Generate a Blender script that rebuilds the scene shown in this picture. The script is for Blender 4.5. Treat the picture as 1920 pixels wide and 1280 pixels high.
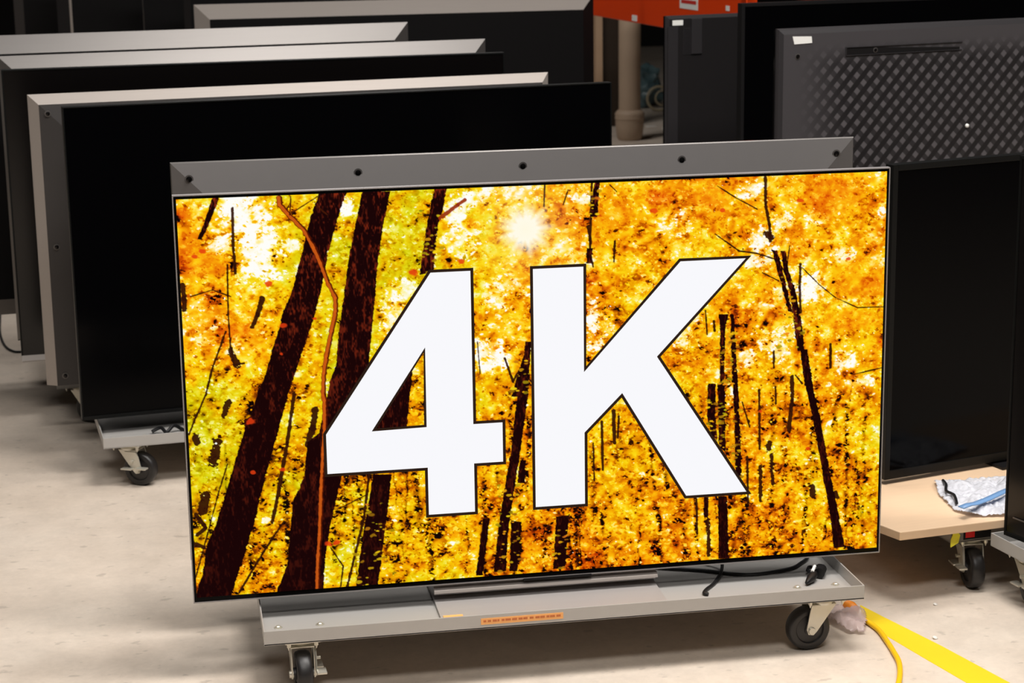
import bpy, bmesh, math, random
import numpy as np
from mathutils import Vector, Matrix, Euler
from mathutils.geometry import tessellate_polygon

for o in list(bpy.data.objects):
    bpy.data.objects.remove(o, do_unlink=True)
scene = bpy.context.scene
COL = scene.collection
R = math.radians
random.seed(7)

# ------------------------------------------------------------------ camera
cam_d = bpy.data.cameras.new('camera')
cam = bpy.data.objects.new('camera', cam_d); COL.objects.link(cam)
cam_d.sensor_fit = 'HORIZONTAL'; cam_d.sensor_width = 36.0
cam_d.lens = 3632.25 / 1920 * 36.0
cam_d.clip_start = 0.05; cam_d.clip_end = 100
right = Vector((0.98420181, -0.1764644, -0.01439113))
down = Vector((-0.05262031, -0.21393245, -0.97543017))
fwd = Vector((0.16904997, 0.9607774, -0.21983832))
m4 = Matrix.Identity(4)
for i in range(3):
    m4[i][0] = right[i]; m4[i][1] = -down[i]; m4[i][2] = -fwd[i]
m4.translation = Vector((-0.72740626, -3.75636194, 1.53155909))
cam.matrix_world = m4
cam_d.dof.use_dof = True; cam_d.dof.focus_distance = 3.9; cam_d.dof.aperture_fstop = 9.0
scene.camera = cam

# ------------------------------------------------------------------ exposure, world
EXPOSURE = 0.0
scene.view_settings.view_transform = 'Standard'
scene.view_settings.look = 'None'
scene.view_settings.exposure = EXPOSURE
scene.view_settings.gamma = 1.0
scene.view_settings.use_curve_mapping = False
world = bpy.data.worlds.new('world'); scene.world = world
world.use_nodes = True
world.node_tree.nodes['Background'].inputs[0].default_value = (0.9, 0.95, 1.0, 1)
world.node_tree.nodes['Background'].inputs[1].default_value = 0.02

# ------------------------------------------------------------------ ceiling lamps (light of the hall)
CEIL = 4.6
LAMPS = [(-0.4, -3.3, 104, 'in front of the lit television, nearest the viewer'), (0.5, -0.5, 143, 'right above the lit television'),
         (2.8, -0.9, 110, 'above the sideways television at the right'), (-1.9, -1.2, 50, 'above the bare floor left of the lit television'),
         (0.8, 1.1, 44, 'above the second cart'), (2.9, 1.6, 8, 'above the diamond weave television'),
         (-3.4, 4.8, 60, 'above the far left floor'), (0.2, 7.0, 70, 'above the orange shelf beam')]
def lamp_light(x, y, watts, parent):
    ld = bpy.data.lights.new('lamp_light', 'AREA')
    ld.shape = 'RECTANGLE'; ld.size = 1.5; ld.size_y = 0.9
    ld.energy = watts; ld.color = (1.0, 0.955, 0.91)
    lo = bpy.data.objects.new('lamp_light', ld); COL.objects.link(lo)
    lo.parent = parent; lo.location = (0, 0, -0.09)
    return lo

# ------------------------------------------------------------------ helpers
def srgb(r, g=None, b=None):
    if g is None: r, g, b = r
    f = lambda c: (c/255/12.92) if c/255 <= 0.04045 else ((c/255+0.055)/1.055)**2.4
    return (f(r), f(g), f(b), 1)

def mat(name, color, rough=0.5, metal=0.0, spec=0.5, noise=0.0, nscale=30, bump=0.0, bscale=60, aniso=0.0, stretch=None, coat=0.0):
    m = bpy.data.materials.new(name); m.use_nodes = True
    nt = m.node_tree; b = nt.nodes['Principled BSDF']
    b.inputs['Roughness'].default_value = rough
    b.inputs['Metallic'].default_value = metal
    b.inputs['Specular IOR Level'].default_value = spec
    b.inputs['Base Color'].default_value = color
    if aniso: b.inputs['Anisotropic'].default_value = aniso
    if coat: b.inputs['Coat Weight'].default_value = coat
    tc = nt.nodes.new('ShaderNodeTexCoord'); mp = nt.nodes.new('ShaderNodeMapping')
    nt.links.new(tc.outputs['Object'], mp.inputs['Vector'])
    if stretch: mp.inputs['Scale'].default_value = stretch
    n = nt.nodes.new('ShaderNodeTexNoise'); n.inputs['Scale'].default_value = nscale; n.inputs['Detail'].default_value = 5
    nt.links.new(mp.outputs['Vector'], n.inputs['Vector'])
    mr = nt.nodes.new('ShaderNodeMapRange')
    mr.inputs['To Min'].default_value = 1-noise; mr.inputs['To Max'].default_value = 1+noise
    nt.links.new(n.outputs['Fac'], mr.inputs['Value'])
    mx = nt.nodes.new('ShaderNodeVectorMath'); mx.operation = 'SCALE'
    mx.inputs[0].default_value = color[:3]
    nt.links.new(mr.outputs['Result'], mx.inputs['Scale'])
    nt.links.new(mx.outputs['Vector'], b.inputs['Base Color'])
    if bump:
        n2 = nt.nodes.new('ShaderNodeTexNoise'); n2.inputs['Scale'].default_value = bscale; n2.inputs['Detail'].default_value = 3
        nt.links.new(mp.outputs['Vector'], n2.inputs['Vector'])
        bp = nt.nodes.new('ShaderNodeBump'); bp.inputs['Strength'].default_value = bump; bp.inputs['Distance'].default_value = 0.002
        nt.links.new(n2.outputs['Fac'], bp.inputs['Height']); nt.links.new(bp.outputs['Normal'], b.inputs['Normal'])
    return m

class MB:
    """collects shapes that become ONE mesh"""
    def __init__(s): s.v = []; s.f = []; s.mi = []; s.sm = []
    def add(s, vs, fs, mi=0, smooth=False, M=None):
        k = len(s.v)
        for v in vs:
            v = Vector(v)
            s.v.append(M @ v if M is not None else v)
        for f in fs: s.f.append([i+k for i in f]); s.mi.append(mi); s.sm.append(smooth)
        return s
    def box(s, x0, x1, y0, y1, z0, z1, b=0.0, mi=0, M=None):
        if b <= 0:
            vs = [(x, y, z) for x in (x0, x1) for y in (y0, y1) for z in (z0, z1)]
            return s.add(vs, [(0,1,3,2),(4,6,7,5),(0,4,5,1),(2,3,7,6),(0,2,6,4),(1,5,7,3)], mi, False, M)
        bm = bmesh.new()
        bmesh.ops.create_cube(bm, size=1)
        for v in bm.verts:
            v.co = Vector(((x0+x1)/2+v.co.x*(x1-x0), (y0+y1)/2+v.co.y*(y1-y0), (z0+z1)/2+v.co.z*(z1-z0)))
        bmesh.ops.bevel(bm, geom=bm.edges[:], offset=b, segments=2, affect='EDGES', profile=0.6)
        s.frombm(bm, mi, M); return s
    def frombm(s, bm, mi=0, M=None, smooth=False):
        bm.verts.index_update()
        s.add([v.co.copy() for v in bm.verts], [[v.index for v in f.verts] for f in bm.faces], mi, smooth, M); bm.free()
    def lathe(s, prof, seg=32, mi=0, M=None, smooth=True):
        """profile [(r, h)] turned about the local z axis"""
        vs = []; fs = []
        n = len(prof)
        for k in range(seg):
            a = 2*math.pi*k/seg
            for r, h in prof: vs.append((r*math.cos(a), r*math.sin(a), h))
        for k in range(seg):
            k2 = (k+1) % seg
            for i in range(n-1):
                fs.append((k*n+i, k2*n+i, k2*n+i+1, k*n+i+1))
        fs.append([k*n for k in range(seg)][::-1]); fs.append([k*n+n-1 for k in range(seg)])
        return s.add(vs, fs, mi, smooth, M)
    def tube(s, pts, r, seg=8, mi=0, M=None, radii=None):
        pts = [Vector(p) for p in pts]
        vs = []; fs = []; n = len(pts); up = None
        for i, p in enumerate(pts):
            t = (pts[min(i+1, n-1)]-pts[max(i-1, 0)]).normalized()
            if up is None:
                up = Vector((0, 0, 1)) if abs(t.z) < .9 else Vector((1, 0, 0))
            a = t.cross(up).normalized(); b = a.cross(t).normalized(); up = b
            rr = radii[i] if radii else r
            for k in range(seg):
                th = 2*math.pi*k/seg
                vs.append(p+(a*math.cos(th)+b*math.sin(th))*rr)
        for i in range(n-1):
            for k in range(seg):
                k2 = (k+1) % seg
                fs.append((i*seg+k, i*seg+k2, (i+1)*seg+k2, (i+1)*seg+k))
        fs.append(list(range(seg))[::-1]); fs.append([(n-1)*seg+k for k in range(seg)])
        return s.add(vs, fs, mi, True, M)
    def prism(s, poly, y0, y1, mi=0, M=None, b=0.0):
        """polygon in the xz plane pushed from y0 to y1"""
        n = len(poly)
        vs = [(x, y0, z) for x, z in poly]+[(x, y1, z) for x, z in poly]
        fs = [list(range(n)), list(range(2*n-1, n-1, -1))]+[(i, i+n, (i+1) % n+n, (i+1) % n) for i in range(n)]
        if b:
            bm = bmesh.new(); bv = [bm.verts.new(v) for v in vs]
            for f in fs: bm.faces.new([bv[i] for i in f])
            bmesh.ops.recalc_face_normals(bm, faces=bm.faces[:])
            bmesh.ops.bevel(bm, geom=bm.edges[:], offset=b, segments=1, affect='EDGES')
            s.frombm(bm, mi, M); return s
        return s.add(vs, fs, mi, False, M)
    def build(s, name, mats, parent=None, loc=None, rot=None):
        me = bpy.data.meshes.new(name)
        me.from_pydata([tuple(v) for v in s.v], [], s.f)
        if not isinstance(mats, (list, tuple)): mats = [mats]
        for m in mats: me.materials.append(m)
        me.polygons.foreach_set('material_index', s.mi)
        me.polygons.foreach_set('use_smooth', s.sm)
        me.update()
        bm = bmesh.new(); bm.from_mesh(me); bmesh.ops.recalc_face_normals(bm, faces=bm.faces[:]); bm.to_mesh(me); bm.free()
        if any(s.sm):
            try: me.set_sharp_from_angle(angle=R(40))
            except Exception: pass
        o = bpy.data.objects.new(name, me); COL.objects.link(o)
        if parent is not None: o.parent = parent
        if loc is not None: o.location = loc
        if rot is not None: o.rotation_euler = rot
        return o

def smooth_path(pts, n=10):
    pts = [Vector(p) for p in pts]; out = []
    P = [pts[0]]+pts+[pts[-1]]
    for i in range(1, len(P)-2):
        a, b, c, d = P[i-1], P[i], P[i+1], P[i+2]
        for k in range(n):
            t = k/n
            out.append(0.5*((2*b)+(c-a)*t+(2*a-5*b+4*c-d)*t*t+(3*b-a-3*c+d)*t**3))
    out.append(pts[-1]); return out

GROUPS = {'television': 'televisions parked on carts', 'cart': 'low steel tray carts', 'cable': 'black cables', 'bag': 'clear plastic bags', 'scrap': 'small pale scraps on the floor'}
def thing(name, label, cat, loc=(0, 0, 0), rz=0, group=None):
    group = group or GROUPS.get(cat)
    o = bpy.data.objects.new(name, None); COL.objects.link(o)
    o.empty_display_size = 0.1
    o.location = loc; o.rotation_euler = (0, 0, rz)
    o['label'] = label; o['category'] = cat
    if group: o['group'] = group
    return o
def tag(o, label, cat, group=None):
    group = group or GROUPS.get(cat)
    o['label'] = label; o['category'] = cat
    if group: o['group'] = group
    return o
def struct(o): o['kind'] = 'structure'; return o

def dup(o, parent=None):
    c = o.copy(); COL.objects.link(c); c.parent = parent
    for ch in [x for x in COL.objects if x.parent == o]: dup(ch, c)
    return c

# ------------------------------------------------------------------ materials
M = {}
M['silver'] = mat('brushed_silver', srgb(112, 109, 107), .36, .7, noise=.05, nscale=8, stretch=(1, 30, 60))
M['silver_trim'] = mat('pale_brushed_trim', srgb(166, 158, 152), .45, .3, noise=.06, nscale=8, stretch=(1, 30, 60))
M['slate'] = mat('grey_metal_back', srgb(112, 109, 108), .5, .45, noise=.03)
M['dark_slate'] = mat('dark_metal_back', srgb(60, 57, 56), .5, .4, noise=.03)
M['black_plastic'] = mat('black_plastic', srgb(20, 19, 20), .5, 0, spec=.25, noise=.05)
M['black_back'] = mat('black_television_back', srgb(14, 13, 14), .55, 0, spec=.12, noise=.1, bump=.1)
M['soft_back'] = mat('soft_black_television_back', srgb(26, 24, 25), .6, 0, spec=.2, noise=.08)
M['black_ribs'] = mat('charcoal_vent_plastic', srgb(42, 40, 42), .5, 0, spec=.3)
M['bezel'] = mat('black_bezel', srgb(13, 14, 14), .4, 0, spec=.2)
M['thin_frame'] = mat('dark_steel_frame', srgb(150, 146, 146), .4, .3)
M['glass_off'] = mat('dark_screen', srgb(4, 4, 5), .12, 0, spec=.07)
M['glass_warm'] = mat('dark_glossy_screen', srgb(10, 8, 8), .2, 0, spec=.35)
M['cart'] = mat('grey_painted_steel', srgb(176, 174, 171), .42, .15, noise=.04, nscale=12)
M['cart_dark'] = mat('grey_worn_steel', srgb(120, 117, 112), .5, .2, noise=.06, nscale=12)
M['zinc'] = mat('zinc_plated_steel', srgb(205, 202, 190), .35, .6, noise=.06, nscale=40)
M['zinc_grey'] = mat('zinc_grey', srgb(150, 158, 156), .3, .8, noise=.08, nscale=40)
M['rubber'] = mat('black_rubber', srgb(30, 28, 28), .42, 0, spec=.5, noise=.15, nscale=30)
M['tread'] = mat('dark_tyre_tread', srgb(46, 44, 44), .5, 0, spec=.4, noise=.1)
M['screw'] = mat('screw_steel', srgb(40, 38, 38), .25, .8)
M['screw_rim'] = mat('screw_recess', srgb(104, 100, 98), .4, .6)
M['stand'] = mat('stand_silver', srgb(176, 172, 170), .38, .25, noise=.03, nscale=6, stretch=(1, 20, 20))
M['cable'] = mat('black_cable', srgb(18, 18, 20), .45, 0, spec=.4)
M['white_paper'] = mat('white_label', srgb(240, 240, 236), .6)
M['orange_tape'] = mat('orange_sticker', srgb(244, 176, 106), .6)
M['brown_print'] = mat('brown_print', srgb(196, 112, 60), .6)
M['orange_steel'] = mat('orange_painted_steel', srgb(236, 68, 8), .4, 0, spec=.35, noise=.04, nscale=5)
M['red_print'] = mat('red_print', srgb(205, 40, 30), .6)
M['wood'] = mat('maple_board', srgb(234, 202, 168), .45, 0, noise=.06, nscale=6, stretch=(2, 20, 20), coat=.2)
M['wood_edge'] = mat('board_edge', srgb(206, 158, 112), .6, 0, noise=.12, nscale=20)
M['yellow_cord'] = mat('yellow_cord_jacket', srgb(240, 190, 20), .45, 0, spec=.4)
M['orange_plug'] = mat('orange_plug', srgb(236, 140, 40), .4)
M['yellow_line'] = mat('yellow_floor_paint', srgb(236, 204, 24), .55, 0, noise=.03, nscale=20)
M['yellow_tape'] = mat('neon_yellow_tape', srgb(246, 240, 70), .5)
M['tan_paint'] = mat('tan_painted_pipe', srgb(178, 156, 134), .6, 0, noise=.06, nscale=6)
M['tan_trim'] = mat('tan_trim_paint', srgb(196, 164, 134), .6)
M['brown_board'] = mat('dark_brown_panel', srgb(48, 34, 20), .7, noise=.1)
M['dark_wall'] = mat('dark_wall', srgb(16, 14, 13), .9, noise=.1)
M['ceiling'] = mat('dark_ceiling', srgb(28, 27, 26), .9)
M['teal_wrap'] = mat('teal_plastic_wrap', srgb(72, 92, 96), .3, 0, noise=.5, nscale=14, bump=.6, bscale=30)
M['cream_hose'] = mat('cream_hose', srgb(150, 138, 112), .5)
M['red_plastic'] = mat('red_plastic', srgb(200, 18, 18), .4)
M['debris'] = mat('white_scrap', srgb(235, 232, 225), .5)

def emission_mat(name, color, strength):
    m = bpy.data.materials.new(name); m.use_nodes = True
    nt = m.node_tree; nt.nodes.remove(nt.nodes['Principled BSDF'])
    e = nt.nodes.new('ShaderNodeEmission'); e.inputs[0].default_value = color; e.inputs[1].default_value = strength
    nt.links.new(e.outputs[0], nt.nodes['Material Output'].inputs[0]); return m
M['lamp'] = emission_mat('lamp_diffuser', (1, .95, .88, 1), 1.0)
SCREEN_GAIN = 2**(-EXPOSURE)
M['letter_white'] = emission_mat('picture_white', srgb(248, 248, 252), SCREEN_GAIN)
M['letter_line'] = emission_mat('picture_dark_outline', srgb(44, 30, 22), SCREEN_GAIN)
mp_ = bpy.data.materials.new('autumn_forest_picture'); mp_.use_nodes = True
nt = mp_.node_tree; nt.nodes.remove(nt.nodes['Principled BSDF'])
e = nt.nodes.new('ShaderNodeEmission'); a = nt.nodes.new('ShaderNodeVertexColor'); a.layer_name = 'picture'
e.inputs[1].default_value = SCREEN_GAIN
nt.links.new(a.outputs[0], e.inputs[0]); nt.links.new(e.outputs[0], nt.nodes['Material Output'].inputs[0])
M['picture'] = mp_

# clear crinkled plastic
def plastic(name, col, alpha):
    m = mat(name, col, .25, 0, spec=.6, bump=1.0, bscale=40)
    m.node_tree.nodes['Principled BSDF'].inputs['Alpha'].default_value = alpha
    return m
M['poly_bag'] = plastic('clear_plastic_film', srgb(226, 228, 236), .72)
M['poly_bag_floor'] = plastic('clear_plastic_film_thin', srgb(222, 200, 196), .5)
M['blue_zip'] = mat('blue_zip_strip', srgb(120, 160, 208), .35)

# woven pattern of the big dark television back
def weave():
    m = bpy.data.materials.new('diamond_weave_plastic'); m.use_nodes = True
    nt = m.node_tree; b = nt.nodes['Principled BSDF']
    tc = nt.nodes.new('ShaderNodeTexCoord'); mp = nt.nodes.new('ShaderNodeMapping')
    mp.inputs['Rotation'].default_value = (0, R(47), 0)
    nt.links.new(tc.outputs['Object'], mp.inputs['Vector'])
    sep = nt.nodes.new('ShaderNodeSeparateXYZ'); nt.links.new(mp.outputs[0], sep.inputs[0])
    def band(sock):
        a = nt.nodes.new('ShaderNodeMath'); a.operation = 'MULTIPLY'; a.inputs[1].default_value = 2*math.pi/0.0315
        s = nt.nodes.new('ShaderNodeMath'); s.operation = 'SINE'
        r = nt.nodes.new('ShaderNodeMapRange'); r.inputs['From Min'].default_value = -.25; r.inputs['From Max'].default_value = .25
        nt.links.new(sock, a.inputs[0]); nt.links.new(a.outputs[0], s.inputs[0]); nt.links.new(s.outputs[0], r.inputs[0]); return r.outputs[0]
    u = band(sep.outputs['X']); v = band(sep.outputs['Z'])
    mul = nt.nodes.new('ShaderNodeMath'); mul.operation = 'MULTIPLY'; nt.links.new(u, mul.inputs[0]); nt.links.new(v, mul.inputs[1])
    w = nt.nodes.new('ShaderNodeMath'); w.operation = 'MULTIPLY_ADD'; w.inputs[1].default_value = .17
    nt.links.new(v, w.inputs[0]); 
    w2 = nt.nodes.new('ShaderNodeMath'); w2.operation = 'MULTIPLY'; w2.inputs[1].default_value = .83
    nt.links.new(mul.outputs[0], w2.inputs[0]); nt.links.new(w2.outputs[0], w.inputs[2])
    # painted sheen: diamond colour and relief wash out to grey towards left and top
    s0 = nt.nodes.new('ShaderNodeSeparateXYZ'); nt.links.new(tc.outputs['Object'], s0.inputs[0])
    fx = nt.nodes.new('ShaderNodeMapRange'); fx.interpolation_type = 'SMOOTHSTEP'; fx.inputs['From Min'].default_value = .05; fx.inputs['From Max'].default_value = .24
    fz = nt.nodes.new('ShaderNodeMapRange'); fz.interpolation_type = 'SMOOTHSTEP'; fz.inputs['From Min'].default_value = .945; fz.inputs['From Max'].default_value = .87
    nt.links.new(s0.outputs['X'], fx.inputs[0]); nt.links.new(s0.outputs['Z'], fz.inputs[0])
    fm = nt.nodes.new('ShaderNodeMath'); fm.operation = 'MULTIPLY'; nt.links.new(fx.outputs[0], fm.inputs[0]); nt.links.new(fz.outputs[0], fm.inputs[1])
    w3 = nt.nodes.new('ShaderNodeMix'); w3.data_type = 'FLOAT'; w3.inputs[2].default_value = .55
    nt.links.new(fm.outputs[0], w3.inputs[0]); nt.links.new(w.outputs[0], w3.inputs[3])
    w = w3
    mix = nt.nodes.new('ShaderNodeMix'); mix.data_type = 'RGBA'
    nt.links.new(w.outputs[0], mix.inputs['Factor'])
    mix.inputs['A'].default_value = srgb(24, 22, 24); mix.inputs['B'].default_value = srgb(84, 81, 84)
    nt.links.new(mix.outputs['Result'], b.inputs['Base Color'])
    b.inputs['Roughness'].default_value = .5; b.inputs['Specular IOR Level'].default_value = .4
    bp = nt.nodes.new('ShaderNodeBump'); bp.inputs['Strength'].default_value = .3; bp.inputs['Distance'].default_value = .001
    nt.links.new(w.outputs[0], bp.inputs['Height']); nt.links.new(bp.outputs[0], b.inputs['Normal'])
    return m
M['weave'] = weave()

# concrete floor
def concrete():
    m = bpy.data.materials.new('polished_concrete'); m.use_nodes = True
    nt = m.node_tree; b = nt.nodes['Principled BSDF']; L = nt.links.new
    tc = nt.nodes.new('ShaderNodeTexCoord')
    def noise(scale, detail, rough=.5, st=(1, 1, 1)):
        mp = nt.nodes.new('ShaderNodeMapping'); mp.inputs['Scale'].default_value = st; L(tc.outputs['Object'], mp.inputs[0])
        n = nt.nodes.new('ShaderNodeTexNoise'); n.inputs['Scale'].default_value = scale; n.inputs['Detail'].default_value = detail
        n.inputs['Roughness'].default_value = rough; L(mp.outputs[0], n.inputs[0]); return n.outputs['Fac']
    big = noise(1.6, 6, .6); mid = noise(9, 8, .65); fine = noise(60, 4, .7); blot = noise(22, 3, .5, (1, 1.6, 1))
    def ramp(s, stops):
        r = nt.nodes.new('ShaderNodeValToRGB'); L(s, r.inputs[0])
        els = r.color_ramp.elements
        els[0].position, els[0].color = stops[0]; els[1].position, els[1].color = stops[-1]
        for p, c in stops[1:-1]:
            e = els.new(p); e.color = c
        return r.outputs[0]
    base = ramp(big, [(.3, srgb(200, 185, 169)), (.5, srgb(211, 197, 182)), (.7, srgb(219, 207, 193))])
    def mult(a, s, lo, hi, p0=.3, p1=.7):
        mr = nt.nodes.new('ShaderNodeMapRange'); L(s, mr.inputs[0])
        mr.inputs['From Min'].default_value = p0; mr.inputs['From Max'].default_value = p1
        mr.inputs['To Min'].default_value = lo; mr.inputs['To Max'].default_value = hi
        v = nt.nodes.new('ShaderNodeVectorMath'); v.operation = 'SCALE'; L(a, v.inputs[0]); L(mr.outputs[0], v.inputs['Scale']); return v.outputs[0]
    c = mult(base, mid, .90, 1.07); c = mult(c, fine, .95, 1.04)
    c = mult(c, blot, .80, 1.0, .30, .36)      # small darker stains
    L(c, b.inputs['Base Color'])
    rr = nt.nodes.new('ShaderNodeMapRange'); L(mid, rr.inputs[0]); rr.inputs['To Min'].default_value = .42; rr.inputs['To Max'].default_value = .62
    L(rr.outputs[0], b.inputs['Roughness']); b.inputs['Specular IOR Level'].default_value = .35
    bp = nt.nodes.new('ShaderNodeBump'); bp.inputs['Strength'].default_value = .12; bp.inputs['Distance'].default_value = .002
    L(fine, bp.inputs['Height']); L(bp.outputs[0], b.inputs['Normal'])
    return m
M['concrete'] = concrete()

# ------------------------------------------------------------------ the hall
def slab(name, x0, x1, y0, y1, z0, z1, m): return struct(MB().box(x0, x1, y0, y1, z0, z1).build(name, m))
slab('floor', -9, 10, -9, 17, -.1, 0, M['concrete'])
slab('wall_back', -9, 10, 17, 17.15, 0, 5, M['dark_wall'])
slab('wall_left', -9.15, -9, -9, 17, 0, 5, M['dark_wall'])
slab('wall_right', 10, 10.15, -9, 17, 0, 5, M['dark_wall'])
slab('wall_front', -9, 10, -9.15, -9, 0, 5, M['dark_wall'])
slab('ceiling', -9, 10, -9, 17, 5, 5.1, M['ceiling'])

lamp0 = None
for i, (x, y, w, where) in enumerate(LAMPS):
    t = thing('ceiling_lamp', 'white lamp box under the ceiling '+where, 'lamp', (x, y, CEIL), 0, 'ceiling lamps of the hall')
    MB().box(-.8, .8, -.5, .5, -.06, .06, .01).build('housing', M['cart'], t)
    MB().box(-.76, .76, -.46, .46, -.075, -.06).build('diffuser', M['lamp'], t)
    for sx in (-.6, .6):
        MB().tube([(sx, 0, .06), (sx, 0, 5-CEIL)], .006, 6).build('hanger', M['zinc'], t)
    lamp_light(x, y, w, t)

# ------------------------------------------------------------------ television builders
def tv_stand(t, w, y0, z0, floor_z, m, foot=.13, bw=.5):
    """neck and foot plate under a television whose bottom is at z0 (local), standing on floor_z"""
    s = MB()
    s.box(w/2-.09, w/2+.09, y0-.012, y0+.012, floor_z+.004, z0+.12, .003)
    s.box(w/2-bw*w/2, w/2+bw*w/2, y0-foot/2, y0+foot/2, floor_z, floor_z+.008, .002)
    return s.build('stand', m, t)

def screw(t, x, y, z, r=.006):
    o = MB().lathe([(r*1.5, 0), (r*1.5, .0008), (r, .001)], 16, 0, Matrix.Translation((x, y, z)) @ Matrix.Rotation(R(90), 4, 'X'))
    o.lathe([(r, 0), (r, .0022), (r*.6, .003), (.0001, .003)], 12, 1, Matrix.Translation((x, y, z)) @ Matrix.Rotation(R(90), 4, 'X'))
    return o.build('screw', [M['screw_rim'], M['screw']], t)

def front_tv(label, loc, rz, w, h, floor_z, glass='glass_off', frame='bezel', bz=.006, chin=.008, chin_mat=None, group=None, bulge=True):
    """television whose dark screen faces local -y; local origin = its lower left front corner"""
    t = thing('television', label, 'television', loc, rz, group)
    fr = MB()
    fr.box(0, bz, 0, .03, 0, h, .001); fr.box(w-bz, w, 0, .03, 0, h, .001)
    fr.box(bz, w-bz, 0, .03, h-bz, h, .001)
    if chin_mat is None: fr.box(bz, w-bz, 0, .03, 0, chin, .001)
    fr.build('frame', M[frame], t)
    if chin_mat is not None:
        c = MB().prism([(-.014, 0), (.03, 0), (.03, chin+.002), (.0, chin+.002), (-.014, .004)], 0, w, 0, Matrix(((0, 1, 0, 0), (1, 0, 0, 0), (0, 0, 1, 0), (0, 0, 0, 1)))).build('lower_trim', M[chin_mat], t)
    MB().box(bz*.9, w-bz*.9, .002, .028, chin*.9, h-bz*.9).build('screen', M[glass], t)
    if bulge:
        MB().box(w*.12, w*.88, .028, .06, .04, h*.55, .01).build('rear_housing', M['black_plastic'], t)
    tv_stand(t, w, .03, 0, floor_z, M['black_plastic'])
    return t

def back_tv(label, loc, rz, w, h, floor_z, rings, panel, screws=(), panel_part='back_panel', group=None, dark_sides=(), open_bottom=False):
    """television seen from behind: rings = [(width, depth, material, name)] of mitred sloping rims from the outside in; back faces local -y"""
    t = thing('television', label, 'television', loc, rz, group)
    total = sum(r[1] for r in rings)
    ins, y = 0.0, total
    for rw, rd, rm, rn in rings:
        k_ = .03 if open_bottom else 1.0
        a = [(ins, y, ins*k_), (w-ins, y, ins*k_), (w-ins, y, h-ins), (ins, y, h-ins)]
        ins2, y2 = ins+rw, y-rd
        b = [(ins2, y2, ins2*k_), (w-ins2, y2, ins2*k_), (w-ins2, y2, h-ins2), (ins2, y2, h-ins2)]
        th = [(p[0], y+.006, p[2]) for p in a]; tb = [(p[0], y+.004, p[2]) for p in b]
        s = MB(); V = a+b+th+tb
        fs = [(i, (i+1) % 4, 4+(i+1) % 4, 4+i) for i in range(4)]+[(i, 8+i, 8+(i+1) % 4, (i+1) % 4) for i in range(4)]
        fs += [(8+i, 12+i, 12+(i+1) % 4, 8+(i+1) % 4) for i in range(4)]+[(4+i, 4+(i+1) % 4, 12+(i+1) % 4, 12+i) for i in range(4)]
        s.add(V, fs)
        s.mi = [1 if (k % 4) in dark_sides else 0 for k in range(len(fs))]     # bottom 0, right 1, top 2, left 3
        s.build(rn, [M[rm], M['black_back']], t)
        ins, y = ins2, y2
    MB().box(ins-.0005, w-ins+.0005, 0, .01, ins*k_-.0005, h-ins+.0005, .0008).build(panel_part, M[panel], t)
    MB().box(.001, w-.001, total+.006, total+.018, .001, h-.001, .002).build('screen', M['glass_off'], t)
    for sx, sz, sy in screws: screw(t, sx, sy, sz)
    tv_stand(t, w, .045, 0, floor_z, M['black_plastic'])
    return t

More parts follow.
